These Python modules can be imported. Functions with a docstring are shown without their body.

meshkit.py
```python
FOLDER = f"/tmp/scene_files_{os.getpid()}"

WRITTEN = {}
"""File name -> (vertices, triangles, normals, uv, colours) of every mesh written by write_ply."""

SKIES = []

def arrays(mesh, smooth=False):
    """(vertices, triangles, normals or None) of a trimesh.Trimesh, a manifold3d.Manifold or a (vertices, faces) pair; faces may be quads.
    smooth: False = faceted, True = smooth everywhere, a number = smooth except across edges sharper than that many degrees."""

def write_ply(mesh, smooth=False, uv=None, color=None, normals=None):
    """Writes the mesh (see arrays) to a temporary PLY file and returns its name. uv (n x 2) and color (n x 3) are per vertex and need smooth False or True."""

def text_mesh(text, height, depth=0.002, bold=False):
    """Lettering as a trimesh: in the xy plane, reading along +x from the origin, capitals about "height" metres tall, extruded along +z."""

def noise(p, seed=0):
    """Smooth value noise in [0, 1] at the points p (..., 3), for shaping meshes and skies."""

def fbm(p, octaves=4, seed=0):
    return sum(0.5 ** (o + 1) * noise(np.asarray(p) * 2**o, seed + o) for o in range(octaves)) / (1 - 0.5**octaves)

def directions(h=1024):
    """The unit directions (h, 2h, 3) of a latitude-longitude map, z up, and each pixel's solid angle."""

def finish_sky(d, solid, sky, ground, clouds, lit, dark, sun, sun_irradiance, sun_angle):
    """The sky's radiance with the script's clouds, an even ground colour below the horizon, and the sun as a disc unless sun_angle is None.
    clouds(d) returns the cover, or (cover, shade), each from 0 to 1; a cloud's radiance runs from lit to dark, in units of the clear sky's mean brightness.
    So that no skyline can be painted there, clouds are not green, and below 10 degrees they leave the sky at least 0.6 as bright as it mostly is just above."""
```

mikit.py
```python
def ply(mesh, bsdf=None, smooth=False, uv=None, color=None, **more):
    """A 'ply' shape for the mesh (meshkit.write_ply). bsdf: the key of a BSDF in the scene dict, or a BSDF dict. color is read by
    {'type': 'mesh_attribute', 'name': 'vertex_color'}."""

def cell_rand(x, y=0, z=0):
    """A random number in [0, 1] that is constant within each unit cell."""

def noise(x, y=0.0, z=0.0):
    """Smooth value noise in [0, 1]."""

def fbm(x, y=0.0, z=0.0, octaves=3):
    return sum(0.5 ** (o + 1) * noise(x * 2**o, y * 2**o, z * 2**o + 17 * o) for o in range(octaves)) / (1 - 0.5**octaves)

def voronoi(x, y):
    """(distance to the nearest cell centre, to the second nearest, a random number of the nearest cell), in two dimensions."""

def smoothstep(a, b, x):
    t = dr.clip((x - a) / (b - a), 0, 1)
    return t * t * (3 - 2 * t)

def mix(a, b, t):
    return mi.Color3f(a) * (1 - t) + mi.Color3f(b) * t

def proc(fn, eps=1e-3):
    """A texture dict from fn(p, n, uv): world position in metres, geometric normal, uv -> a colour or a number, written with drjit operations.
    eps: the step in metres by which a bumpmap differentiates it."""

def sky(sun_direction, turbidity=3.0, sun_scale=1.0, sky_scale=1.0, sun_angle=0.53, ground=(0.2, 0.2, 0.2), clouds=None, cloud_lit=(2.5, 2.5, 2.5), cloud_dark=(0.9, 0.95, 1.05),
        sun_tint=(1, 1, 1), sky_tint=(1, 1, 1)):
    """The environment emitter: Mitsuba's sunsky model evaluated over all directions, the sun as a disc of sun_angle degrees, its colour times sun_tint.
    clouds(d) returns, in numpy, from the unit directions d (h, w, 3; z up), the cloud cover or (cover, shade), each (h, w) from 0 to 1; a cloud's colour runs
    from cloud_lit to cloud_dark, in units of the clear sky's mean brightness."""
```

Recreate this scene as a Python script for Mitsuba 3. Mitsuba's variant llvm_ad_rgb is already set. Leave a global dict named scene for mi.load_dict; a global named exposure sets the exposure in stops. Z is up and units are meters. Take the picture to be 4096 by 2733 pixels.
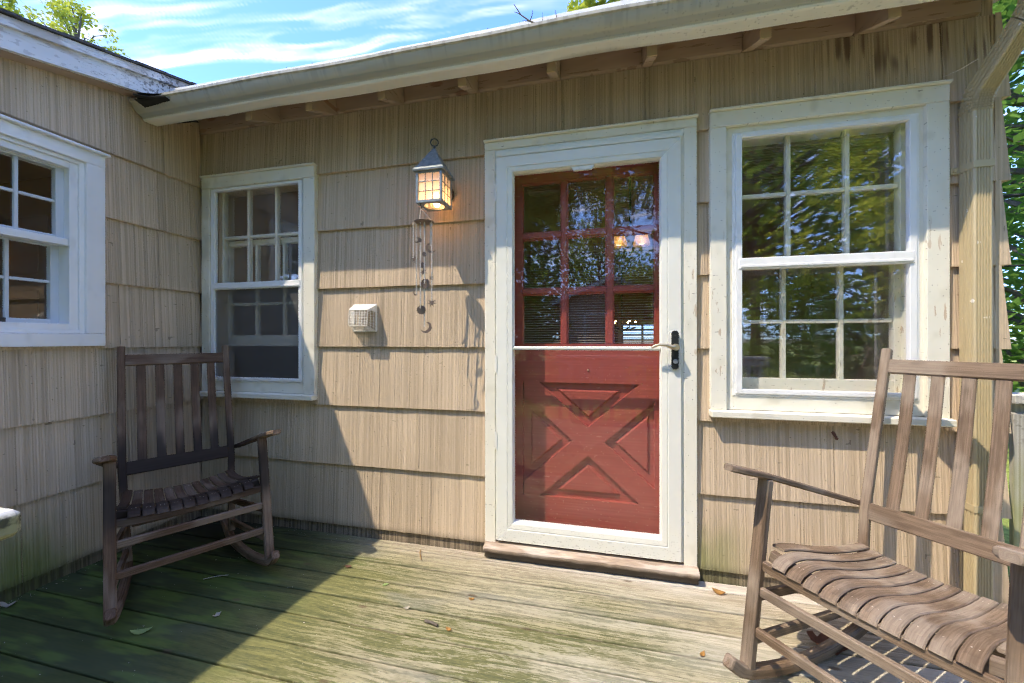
import math, random
import numpy as np, trimesh, drjit as dr, mitsuba as mi
import mikit, meshkit
from mikit import noise, fbm, voronoi, smoothstep, mix, cell_rand

T = mi.ScalarTransform4f
scene, labels = {}, {}
rng = np.random.default_rng(7)

# ------------------------------------------------------------------ camera, sky, exposure
CAM = np.array([2.5396, -1.978, 1.1485])
YAW = -0.2267
FWD = np.array([math.sin(YAW), math.cos(YAW), 0.0002])
F_PX = 1528.75
scene['camera'] = {
    'type': 'perspective', 'fov_axis': 'x', 'fov': math.degrees(2 * math.atan(2048 / F_PX)),
    'principal_point_offset_y': 8.4 / 2733, 'near_clip': 0.05, 'far_clip': 400.0,
    'to_world': T().look_at(origin=CAM.tolist(), target=(CAM + FWD).tolist(), up=[0.0012, 0, 1]),
}
SUN = np.array([-1.10, -1.0, 2.33])


def cirrus(d):
    z = np.maximum(d[..., 2], 0.03)
    a = (d[..., 0] * 0.974 + d[..., 1] * 0.225) / (z + 0.12)
    b = (-d[..., 0] * 0.225 + d[..., 1] * 0.974) / (z + 0.12)
    b = b + 0.06 * a
    w = meshkit.fbm(np.stack([a * 1.6, b * 3.0, a * 0 + 3], -1), 4, 5) - 0.5
    w2 = meshkit.fbm(np.stack([a * 6.0, b * 14.0, a * 0 + 7], -1), 3, 15) - 0.5
    s1 = meshkit.fbm(np.stack([a * 2.0 + w, b * 22 + 2.0 * w + 0.8 * w2, a * 0], -1), 6, 11)
    s2 = meshkit.fbm(np.stack([a * 9.0 + 2 * w, b * 80 + 5 * w + 2.5 * w2, a * 0 + 9], -1), 5, 23)
    s3 = meshkit.fbm(np.stack([a * 1.4, b * 5.0 + 2 * w, a * 0 + 5], -1), 3, 31)
    c = np.clip((s1 - 0.40) / 0.34, 0, 1) * (0.15 + 1.25 * np.clip((s2 - 0.25) / 0.5, 0, 1)) * np.clip((s3 - 0.22) / 0.36, 0.12, 1)
    return np.clip(0.02 + 0.62 * c, 0, 0.7)


scene['sky'] = mikit.sky(SUN.tolist(), turbidity=2.6, sun_scale=1.0, sky_scale=4.9, clouds=cirrus, cloud_lit=(2.35, 2.1, 1.8),
                         cloud_dark=(1.2, 1.25, 1.35), sky_tint=(0.43, 0.56, 0.84), ground=(0.22, 0.22, 0.17), sun_tint=(0.97, 1.0, 1.02))
exposure = 2.1

# ------------------------------------------------------------------ naming helpers
_count = {}


def key_for(base):
    n = _count.get(base, -1) + 1
    _count[base] = n
    return base if n == 0 else f'{base}_{n:03d}'


def thing(name, label=None, cat=None, group=None, kind=None):
    k = key_for(name)
    d = {}
    if label: d['label'] = label
    if cat: d['category'] = cat
    if group: d['group'] = group
    if kind: d['kind'] = kind
    if d: labels[k] = d
    return k


def part(parent, name, mesh=None, bsdf=None, label=None, smooth=False, kind=None, uv=None, **more):
    k = key_for(f'{parent}__{name}')
    if mesh is not None:
        scene[k] = mikit.ply(mesh, bsdf, smooth=smooth, uv=uv, **more)
    d = {}
    if label: d['label'] = label
    if kind: d['kind'] = kind
    if d: labels[k] = d
    return k


def solid(name, mesh, bsdf, label, cat=None, group=None, kind=None, smooth=False, uv=None, **more):
    k = thing(name, label, cat, group, kind)
    scene[k] = mikit.ply(mesh, bsdf, smooth=smooth, uv=uv, **more)
    return k


# ------------------------------------------------------------------ mesh helpers
def M(v, f):
    f = np.asarray(f)
    if f.ndim == 2 and f.shape[1] == 4:
        f = np.vstack([f[:, [0, 1, 2]], f[:, [0, 2, 3]]])
    return trimesh.Trimesh(np.asarray(v, float), f, process=False)


def join(ms):
    return trimesh.util.concatenate([m for m in ms if m is not None])


def box(x0, x1, y0, y1, z0, z1, b=0.002):
    lo, hi = np.minimum([x0, y0, z0], [x1, y1, z1]), np.maximum([x0, y0, z0], [x1, y1, z1])
    b = min(b, 0.3 * float((hi - lo).min()))
    c, h = (lo + hi) / 2, (hi - lo) / 2
    s = np.array([[i, j, k] for i in (-1, 1) for j in (-1, 1) for k in (-1, 1)], float)
    if b <= 0:
        return trimesh.creation.box(extents=2 * h, transform=trimesh.transformations.translation_matrix(c))
    pts = np.vstack([s * h - s * np.eye(3)[k] * 0 - s * b * (1 - np.eye(3)[k]) for k in range(3)]) + c
    return trimesh.convex.convex_hull(pts)


def loft(rings, caps=True):
    """rings: (n, m, 3) closed sections."""
    r = np.asarray(rings, float)
    n, m = r.shape[:2]
    i, j = np.meshgrid(np.arange(n - 1), np.arange(m), indexing='ij')
    q = np.stack([i * m + j, i * m + (j + 1) % m, (i + 1) * m + (j + 1) % m, (i + 1) * m + j], -1).reshape(-1, 4)
    f = np.vstack([q[:, [0, 1, 2]], q[:, [0, 2, 3]]])
    v = r.reshape(-1, 3)
    if caps:
        c0, c1 = len(v), len(v) + 1
        v = np.vstack([v, r[0].mean(0), r[-1].mean(0)])
        a = np.arange(m)
        f = np.vstack([f, np.stack([a * 0 + c0, (a + 1) % m, a], 1), np.stack([a * 0 + c1, a + (n - 1) * m, (a + 1) % m + (n - 1) * m], 1)])
    return M(v, f)


def rect_section(w, t, c=0.12):
    """8-point chamfered rectangle, in (side, up) coordinates."""
    b = c * min(w, t)
    a, d = w / 2, t / 2
    return np.array([[-a + b, -d], [a - b, -d], [a, -d + b], [a, d - b], [a - b, d], [-a + b, d], [-a, d - b], [-a, -d + b]])


def sweep(path, sec, up=(0, 0, 1), scales=None, round_ends=0.0):
    """Sweep a section along a path; returns (mesh, uv) with u = length in metres, v = around."""
    p = np.asarray(path, float)
    if round_ends:
        d0, d1 = p[1] - p[0], p[-1] - p[-2]
        d0, d1 = d0 / np.linalg.norm(d0), d1 / np.linalg.norm(d1)
        p = np.vstack([p[0], p[0] + d0 * round_ends, p[1:-1], p[-1] - d1 * round_ends, p[-1]])
        if scales is not None:
            scales = np.vstack([scales[0], scales[0], scales[1:-1], scales[-1], scales[-1]])
    t = np.gradient(p, axis=0)
    t /= np.linalg.norm(t, axis=1, keepdims=True)
    up = np.broadcast_to(np.asarray(up, float), p.shape)
    s = np.cross(t, up)
    s /= np.linalg.norm(s, axis=1, keepdims=True)
    u = np.cross(s, t)
    sc = np.ones((len(p), 2)) if scales is None else np.asarray(scales, float).copy()
    if round_ends:
        sc[0] = sc[0] * (1 - min(0.5, 1.2 * round_ends / max(np.ptp(sec[:, 0]), np.ptp(sec[:, 1]))))
        sc[-1] = sc[-1] * (1 - min(0.5, 1.2 * round_ends / max(np.ptp(sec[:, 0]), np.ptp(sec[:, 1]))))
    rings = p[:, None] + s[:, None] * (sec[None, :, 0] * sc[:, None, 0])[..., None] + u[:, None] * (sec[None, :, 1] * sc[:, None, 1])[..., None]
    m = loft(rings)
    L = np.concatenate([[0], np.cumsum(np.linalg.norm(np.diff(p, axis=0), axis=1))])
    off = rng.random() * 50
    per = np.concatenate([[0], np.cumsum(np.linalg.norm(np.diff(np.vstack([sec, sec[:1]]), axis=0), axis=1))])[:-1]
    uv = np.stack([np.repeat(L, len(sec)), np.tile(per, len(p))], -1)
    uv = np.vstack([uv, [[0, 0], [L[-1], 0]]]) + [off, off * 1.37]
    return m, uv


def bar(p0, p1, w, t, up=(0, 0, 1), c=0.14, r=0.003):
    return sweep([p0, p1], rect_section(w, t, c), up, round_ends=r)


def disc_section(r, n=10):
    a = np.arange(n) * 2 * np.pi / n
    return np.stack([np.cos(a), np.sin(a)], 1) * r


def tube(path, r, n=8, up=(0.03, 0.02, 1)):
    r = np.broadcast_to(r, (len(path),))
    return sweep(path, disc_section(1.0, n), up, scales=np.stack([r, r], 1))[0]


def prism(poly, y0, y1, axis='y'):
    """Extrude a 2-D polygon (x, z) from y0 to y1."""
    from shapely.geometry import Polygon
    m = trimesh.creation.extrude_polygon(Polygon(poly), abs(y1 - y0), engine='earcut')
    v = m.vertices.copy()
    m.vertices = np.stack([v[:, 0], min(y0, y1) + v[:, 2], v[:, 1]], 1)
    m.invert()
    return m


def frame(x0, x1, z0, z1, y0, y1, l, r, b, t, bev=0.002):
    """Four mitre-free members of a rectangular frame."""
    return [box(x0, x0 + l, y0, y1, z0, z1, bev), box(x1 - r, x1, y0, y1, z0, z1, bev), box(x0 + l, x1 - r, y0, y1, z0, z0 + b, bev), box(x0 + l, x1 - r, y0, y1, z1 - t, z1, bev)]


def cyl(p0, p1, r, n=14):
    return tube([np.asarray(p0, float), np.asarray(p1, float)], r, n)


def sphere(c, r, sub=2):
    m = trimesh.creation.icosphere(sub, r)
    m.apply_translation(c)
    return m


def pane_quad(a, b, c, d):
    return M([a, b, c, d], [[0, 1, 2], [0, 2, 3]])


# ------------------------------------------------------------------ materials
def two(b):
    return {'type': 'twosided', 'bsdf': b}


def rgb(*c):
    return {'type': 'rgb', 'value': list(c)}


def pr(color, rough=0.6, **k):
    if not isinstance(color, dict):
        color = rgb(*color)
    return two({'type': 'principled', 'base_color': color, 'roughness': rough, **k})


def bumped(b, fn, scale, eps=1e-3):
    return two({'type': 'bumpmap', 'arbitrary': mikit.proc(fn, eps), 'scale': scale, 'bsdf': b})


def siding_color(p, n, uv):
    u = dr.select(dr.abs(n.x) > 0.75, p.y + 11.3, p.x)
    u = u + 0.0015 * noise(p.z * 9, u * 30)
    s1 = noise(u * 260, uv.y * 31)
    s2 = noise(u * 95, p.z * 1.3, uv.y * 17)
    s3 = noise(u * 17, p.z * 1.6, 3.0)
    s4 = fbm(u * 3.1, p.z * 2.3, 7.0)
    t = 0.60 * s1 + 0.24 * s2 + 0.16 * s3
    c = mix((0.41, 0.318, 0.215), (0.60, 0.48, 0.34), smoothstep(0.12, 0.86, t))
    c = mix(c, (0.39, 0.31, 0.215), 0.30 * smoothstep(0.35, 0.75, s4))
    dark = smoothstep(0.70, 0.86, noise(u * 140 + 5, p.z * 0.7, uv.y * 9))
    c = mix(c, (0.23, 0.175, 0.12), 0.40 * dark)
    c = c * (0.94 + 0.10 * uv.y)
    # nail heads and pinholes
    sp = smoothstep(0.955, 0.975, noise(u * 60, p.z * 60, 4.0))
    c = mix(c, (0.10, 0.075, 0.05), 0.5 * sp)
    # algae near the deck, brown weather stains high on the right
    wall_l = dr.select(dr.abs(n.x) > 0.75, mi.Float(1), mi.Float(0))
    g = fbm(u * 9, p.z * 5, 1.0)
    alg = wall_l * smoothstep(0.42, 0.04, p.z + 0.25 * (g - 0.5)) * smoothstep(-0.45, -0.78, p.y)
    alg2 = (1 - wall_l) * smoothstep(0.40, 0.0, p.z + 0.35 * (g - 0.4)) * smoothstep(0.22, 0.02, dr.abs(p.x - 3.05))
    alg3 = (1 - wall_l) * smoothstep(0.95, 0.35, p.z + 0.3 * (g - 0.5)) * smoothstep(1.3, 0.5, p.x) * 0.35
    c = mix(c, (0.10, 0.15, 0.02), dr.clip(0.85 * alg + 0.6 * alg2, 0, 0.9))
    c = mix(c, (0.30, 0.29, 0.17), alg3)
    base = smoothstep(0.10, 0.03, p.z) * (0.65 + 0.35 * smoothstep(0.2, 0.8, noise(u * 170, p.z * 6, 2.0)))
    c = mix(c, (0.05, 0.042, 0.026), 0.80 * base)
    st = (1 - wall_l) * smoothstep(2.24, 2.36, p.z) * smoothstep(3.45, 3.6, p.x) * smoothstep(0.50, 0.8, 0.6 * noise(u * 90, p.z * 7, 8.0) + 0.4 * noise(u * 14, p.z * 9, 3.0))
    c = mix(c, (0.09, 0.04, 0.025), 0.75 * st)
    return c


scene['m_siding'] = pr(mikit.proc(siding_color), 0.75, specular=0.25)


def trim_color(p, n, uv):
    c = mix((0.68, 0.655, 0.545), (0.765, 0.74, 0.635), fbm(p.x * 4, p.y * 4, p.z * 4))
    grime = smoothstep(0.56, 0.78, fbm(p.x * 13, p.y * 13, p.z * 9))
    c = mix(c, (0.47, 0.44, 0.33), 0.42 * grime)
    # the little window in the corner is the dirtiest
    c = mix(c, (0.36, 0.345, 0.24), 0.55 * smoothstep(0.42, 0.02, p.x) * smoothstep(0.35, 0.65, fbm(p.x * 7, p.y, p.z * 5, 4)))
    # bare wood where the paint has flaked: right-hand side casings
    flake = smoothstep(0.675, 0.71, fbm(p.x * 60 + 7, p.y * 30, p.z * 11, 4)) * smoothstep(2.9, 3.0, p.x) * smoothstep(1.75, 1.45, p.z) * smoothstep(0.80, 0.9, p.z)
    c = mix(c, (0.46, 0.34, 0.22), 0.75 * flake)
    fly = smoothstep(0.87, 0.93, noise(p.x * 110, p.y * 40, p.z * 110))
    return mix(c, (0.12, 0.09, 0.06), 0.55 * fly)


scene['m_trim'] = pr(mikit.proc(trim_color), 0.5, specular=0.4)


def vinyl_color(p, n, uv):
    c = mix((0.72, 0.73, 0.72), (0.78, 0.79, 0.78), fbm(p.x * 5, p.y * 5, p.z * 5))
    return mix(c, (0.50, 0.49, 0.44), 0.35 * smoothstep(0.6, 0.85, fbm(p.x * 19 + 3, p.y * 19, p.z * 8)))


scene['m_vinyl'] = pr(mikit.proc(vinyl_color), 0.38)


def storm_color(p, n, uv):
    c = mix((0.70, 0.70, 0.62), (0.75, 0.75, 0.68), fbm(p.x * 3, p.y, p.z * 3))
    dirt = smoothstep(0.30, 0.0, p.z) * smoothstep(0.78, 0.88, noise(p.x * 160, p.y * 50, p.z * 160))
    return mix(c, (0.2, 0.16, 0.11), 0.6 * dirt)


scene['m_storm'] = pr(mikit.proc(storm_color), 0.33, clearcoat=0.2)


def rake_color(p, n, uv):
    c = mix((0.63, 0.64, 0.66), (0.73, 0.74, 0.76), fbm(p.y * 6, p.z * 6, 1.0))
    q = p.z - 0.255 * p.y
    line = dr.abs(fbm(p.y * 10, q * 55, 2.0, 4) - 0.5)
    crack = smoothstep(0.012, 0.003, line) * smoothstep(0.55, 0.65, fbm(p.y * 5, q * 14, 6.0))
    c = mix(c, (0.20, 0.19, 0.20), 0.7 * crack)
    chip = smoothstep(0.80, 0.84, noise(p.y * 42, q * 130, 3.0))
    c = mix(c, (0.30, 0.28, 0.27), 0.35 * chip)
    # mould and flaking towards the low end by the gutter
    low = smoothstep(-0.58, -0.28, p.y)
    spots = smoothstep(0.50, 0.68, fbm(p.y * 80, p.z * 80, 5.0, 4))
    c = mix(c, (0.07, 0.065, 0.06), 0.85 * spots * low)
    edge = smoothstep(0.46, 0.62, fbm(p.y * 9, p.z * 30, 9.0)) * smoothstep(0.06, 0.09, p.z - 2.375 - 0.25 * (p.y + 0.86))
    return mix(c, (0.33, 0.25, 0.17), 0.45 * edge)


scene['m_rake'] = pr(mikit.proc(rake_color), 0.6)


def deck_color(p, n, uv):
    b = dr.floor((p.y + 0.0725) / 0.1367)
    r = cell_rand(b, 3.0, 5.0)
    x, y = p.x + 13 * r, p.y
    warp = 0.03 * noise(x * 1.7, b * 3.1) + 0.012 * noise(x * 6.0, y * 10)
    g1 = noise(x * 4.5, (y + warp) * 240, b)
    g2 = noise(x * 9.0, (y + warp) * 110, b + 3)
    g3 = noise(x * 45.0, y * 420, b)
    g = 0.38 * g1 + 0.27 * g2 + 0.35 * g3
    c = mix((0.24, 0.20, 0.145), (0.46, 0.405, 0.31), smoothstep(0.12, 0.88, g))
    pale = smoothstep(0.30, 0.60, fbm(x * 1.2, y * 4.0, 2.0)) * smoothstep(1.5, 2.6, p.x - 0.9 * p.y - 0.5) * smoothstep(-1.1, -0.5, p.y)
    c = mix(c, (0.60, 0.57, 0.50), 0.65 * pale)
    a = fbm(p.x * 1.6, p.y * 6, 4.0, 4)
    a2 = 0.45 * noise(x * 6.0, (y + warp) * 120, 6.0) + 0.30 * fbm(p.x * 18, p.y * 40, 2.0) + 0.25 * noise(p.x * 90, p.y * 260, 1.0)
    # algae film: worn away along raised grain, thick in the left corner and over the middle of the deck
    cover = smoothstep(3.9, 2.3, p.x + 0.5 * (a - 0.5)) * smoothstep(0.0, -0.30, p.y + 0.15 * (a - 0.5))
    film = cover * (0.60 + 0.42 * smoothstep(0.35, 0.65, a)) * (0.60 + 0.45 * smoothstep(0.62, 0.36, 0.6 * a2 + 0.4 * g))
    corner = smoothstep(1.9, 0.9, p.x + 0.7 * (a - 0.5))
    film = dr.clip(film + 0.75 * corner * (0.55 + 0.6 * a2), 0, 0.95)
    green = mix((0.075, 0.084, 0.032), (0.195, 0.19, 0.062), smoothstep(0.2, 0.8, 0.5 * a2 + 0.5 * g))
    c = mix(c, green, film)
    grey = smoothstep(0.55, 0.75, fbm(p.x * 2.3, p.y * 9, 21.0)) * cover
    c = mix(c, (0.16, 0.165, 0.14), 0.5 * grey)
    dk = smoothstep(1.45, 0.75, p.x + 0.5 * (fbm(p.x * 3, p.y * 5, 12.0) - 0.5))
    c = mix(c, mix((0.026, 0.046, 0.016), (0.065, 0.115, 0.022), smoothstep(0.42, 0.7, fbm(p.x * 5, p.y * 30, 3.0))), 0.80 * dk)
    inner_dark = smoothstep(1.2, 0.2, p.x + 0.3 * (a2 - 0.5)) * smoothstep(-0.60, -0.10, p.y)  # boards go almost black towards the inner corner
    c = mix(c, (0.014, 0.013, 0.011), 0.85 * inner_dark)
    vx, v2, vr = voronoi(p.x * 3.1, p.y * 7.3)
    knot = smoothstep(0.09, 0.03, vx) * smoothstep(0.80, 0.85, vr)
    c = mix(c, (0.11, 0.075, 0.045), 0.7 * knot)
    return c


def deck_bump(p, n, uv):
    b = dr.floor((p.y + 0.0725) / 0.1367)
    r = cell_rand(b, 3.0, 5.0)
    x = p.x + 13 * r
    return 0.6 * noise(x * 2.2, (p.y + 0.03 * noise(x * 1.7, b * 3.1)) * 210, b) + 0.4 * noise(x * 6.5, p.y * 95, b + 3)


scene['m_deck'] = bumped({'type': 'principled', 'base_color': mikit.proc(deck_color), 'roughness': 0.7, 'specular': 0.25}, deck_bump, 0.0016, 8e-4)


def wood_fn(dark, light, grey, amt):
    def fn(p, n, uv):
        g = 0.4 * noise(uv.x * 4, uv.y * 420) + 0.3 * noise(uv.x * 11, uv.y * 180) + 0.3 * noise(uv.x * 40, uv.y * 700)
        c = mix(dark, light, smoothstep(0.2, 0.8, g))
        w = fbm(uv.x * 5.5, uv.y * 14, 2.0)
        c = mix(c, grey, amt * smoothstep(0.40, 0.66, w) * (0.5 + 0.7 * g))
        return mix(c, mi.Color3f(dark) * 0.55, 0.35 * smoothstep(0.55, 0.75, fbm(uv.x * 9 + 4, uv.y * 20, 7.0)))
    return fn


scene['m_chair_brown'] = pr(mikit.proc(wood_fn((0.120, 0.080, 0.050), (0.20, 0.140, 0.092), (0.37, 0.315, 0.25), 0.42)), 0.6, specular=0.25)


def dark_chair_fn(p, n, uv):
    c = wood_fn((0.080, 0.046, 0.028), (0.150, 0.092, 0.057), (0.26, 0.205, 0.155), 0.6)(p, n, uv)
    # near-black band over the foot of the back, and the seat
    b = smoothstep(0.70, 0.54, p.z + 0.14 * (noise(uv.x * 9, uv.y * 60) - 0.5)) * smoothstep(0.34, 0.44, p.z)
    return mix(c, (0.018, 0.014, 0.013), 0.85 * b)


scene['m_chair_dark'] = pr(mikit.proc(dark_chair_fn), 0.6, specular=0.2)


def red_color(p, n, uv):
    c = mix((0.31, 0.060, 0.046), (0.37, 0.080, 0.062), noise(p.x * 5, p.y * 5, p.z * 140))
    return mix(c, (0.45, 0.17, 0.13), 0.6 * smoothstep(0.88, 0.94, noise(p.x * 90, p.y * 30, p.z * 90)))


scene['m_red'] = pr(mikit.proc(red_color), 0.42)


def gutter_color(p, n, uv):
    c = mix((0.42, 0.40, 0.335), (0.52, 0.49, 0.405), fbm(p.x * 2, p.y * 20, p.z * 20))
    c = mix(c, (0.76, 0.73, 0.65), smoothstep(2.404, 2.399, p.z + 0.003 * p.x / 4.2))  # underside cleaner than the front, and lightened to carry deck bounce light
    band = smoothstep(2.404, 2.409, p.z) * smoothstep(2.4195, 2.4155, p.z)
    c = mix(c, (0.33, 0.345, 0.325), 0.75 * band)
    run = noise(p.x * 130, 2.0) * noise(p.x * 23, 5.0)
    c = mix(c, (0.24, 0.235, 0.20), 0.28 * smoothstep(0.20, 0.60, run) * smoothstep(2.405, 2.45, p.z))
    speck = smoothstep(0.74, 0.86, noise(p.x * 120, p.y * 120, p.z * 120)) * smoothstep(1.9, 3.2, p.x)
    c = mix(c, (0.20, 0.19, 0.15), 0.35 * speck)
    lip = smoothstep(0.5, 0.75, noise(p.x * 60, 8.0)) * smoothstep(2.452, 2.462, p.z)
    return mix(c, (0.09, 0.085, 0.06), 0.3 * lip)


scene['m_gutter'] = pr(mikit.proc(gutter_color), 0.42, specular=0.5)


def spout_color(p, n, uv):
    c = mix((0.425, 0.35, 0.205), (0.485, 0.405, 0.245), fbm(p.x * 8, p.y * 8, p.z * 3))
    return mix(c, (0.75, 0.72, 0.66), 0.8 * smoothstep(0.90, 0.93, noise(p.x * 40, p.y * 40, p.z * 30)))


scene['m_spout'] = pr(mikit.proc(spout_color), 0.4, specular=0.45)


def eave_color(p, n, uv):
    c = mix((0.39, 0.29, 0.215), (0.47, 0.355, 0.27), fbm(p.x * 9, p.y * 9, p.z * 40))
    k1, k2, kr = voronoi(p.x * 3.3, p.z * 9)
    c = mix(c, (0.28, 0.12, 0.06), 0.6 * smoothstep(0.16, 0.08, k1) * smoothstep(0.5, 0.55, kr))
    peel = smoothstep(0.66, 0.72, fbm(p.x * 12, p.y * 10, p.z * 90, 4))
    return mix(c, (0.22, 0.125, 0.075), 0.55 * peel)


scene['m_eave'] = pr(mikit.proc(eave_color), 0.65)
scene['m_rafter_end'] = pr((0.55, 0.42, 0.27), 0.7)


def roof_color(p, n, uv):
    return mix((0.035, 0.034, 0.036), (0.12, 0.115, 0.115), noise(p.x * 160, p.y * 160, p.z * 160)) * (0.7 + 0.6 * noise(p.x * 4, p.y * 7))


scene['m_roof'] = pr(mikit.proc(roof_color), 0.9)


def sill_color(p, n, uv):
    c = mix((0.20, 0.14, 0.095), (0.44, 0.35, 0.265), fbm(p.x * 5, p.y * 60, p.z * 45))
    c = mix(c, (0.56, 0.50, 0.43), 0.5 * smoothstep(0.45, 0.65, fbm(p.x * 9, p.y * 30, p.z * 30)))
    return mix(c, (0.06, 0.045, 0.03), 0.85 * smoothstep(0.060, 0.044, p.z))  # underside darkened: the shaded gap below is painted into the colour


scene['m_sill'] = pr(mikit.proc(sill_color), 0.7)


def patina_color(p, n, uv):
    c = mix((0.15, 0.17, 0.18), (0.29, 0.32, 0.33), fbm(p.x * 60, p.y * 60, p.z * 60))
    return mix(c, (0.30, 0.40, 0.42), 0.55 * smoothstep(0.60, 0.78, fbm(p.x * 45 + 3, p.y * 45, p.z * 45)))


scene['m_patina'] = pr(mikit.proc(patina_color), 0.4, metallic=0.4)
scene['m_black'] = pr((0.018, 0.02, 0.022), 0.28)
scene['m_brass'] = pr((0.60, 0.51, 0.36), 0.3, metallic=0.75)
scene['m_rust'] = pr((0.17, 0.125, 0.10), 0.5, metallic=0.3)
scene['m_chain'] = pr((0.62, 0.58, 0.52), 0.4, metallic=0.5)
scene['m_sash_shaded'] = pr((0.52, 0.555, 0.58), 0.4)  # window vinyl greyed: the shade of the recess is put into the colour
scene['m_hood'] = pr((0.76, 0.745, 0.69), 0.45)
scene['m_glass'] = {'type': 'thindielectric', 'int_ior': 1.54}
scene['m_coated_glass'] = {'type': 'thindielectric', 'int_ior': 1.85}
scene['m_screen'] = {'type': 'mask', 'opacity': 0.42, 'bsdf': two({'type': 'diffuse', 'reflectance': rgb(0.16, 0.16, 0.155)})}
scene['m_lamp_pane'] = {'type': 'principledthin', 'base_color': rgb(0.97, 0.90, 0.82), 'roughness': 0.45, 'diff_trans': 1.0, 'spec_trans': 0.25, 'eta': 1.5}
scene['m_bulb'] = pr((0.9, 0.8, 0.6), 0.4)
scene['m_inner_wall'] = pr((0.30, 0.175, 0.105), 0.7)
scene['m_inner_red'] = pr((0.20, 0.07, 0.05), 0.7)
scene['m_inner_floor'] = pr((0.14, 0.085, 0.05), 0.4)
scene['m_inner_ceil'] = pr((0.45, 0.36, 0.27), 0.8)
scene['m_inner_white'] = pr((0.60, 0.59, 0.55), 0.5)
scene['m_inner_door'] = pr((0.24, 0.14, 0.075), 0.45)
scene['m_blind'] = pr((0.46, 0.40, 0.31), 0.5)


def leaf_mat(c, t=0.9):
    return {'type': 'principledthin', 'base_color': rgb(*c), 'roughness': 0.5, 'diff_trans': t, 'eta': 1.35}


scene['m_leaf_dark'] = leaf_mat((0.15, 0.28, 0.055))
scene['m_leaf_mid'] = leaf_mat((0.27, 0.38, 0.07), 1.0)
scene['m_leaf_bright'] = leaf_mat((0.46, 0.50, 0.07), 1.0)


def bark_color(p, n, uv):
    return mix((0.055, 0.045, 0.035), (0.17, 0.145, 0.115), fbm(p.x * 30, p.y * 30, p.z * 6))


scene['m_bark'] = pr(mikit.proc(bark_color), 0.9)


def lawn_color(p, n, uv):
    return mix((0.07, 0.11, 0.02), (0.22, 0.25, 0.05), fbm(p.x * 3, p.y * 3, 1.0, 4)) * (0.6 + 0.8 * noise(p.x * 40, p.y * 40))


scene['m_lawn'] = pr(mikit.proc(lawn_color), 0.9)


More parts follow.
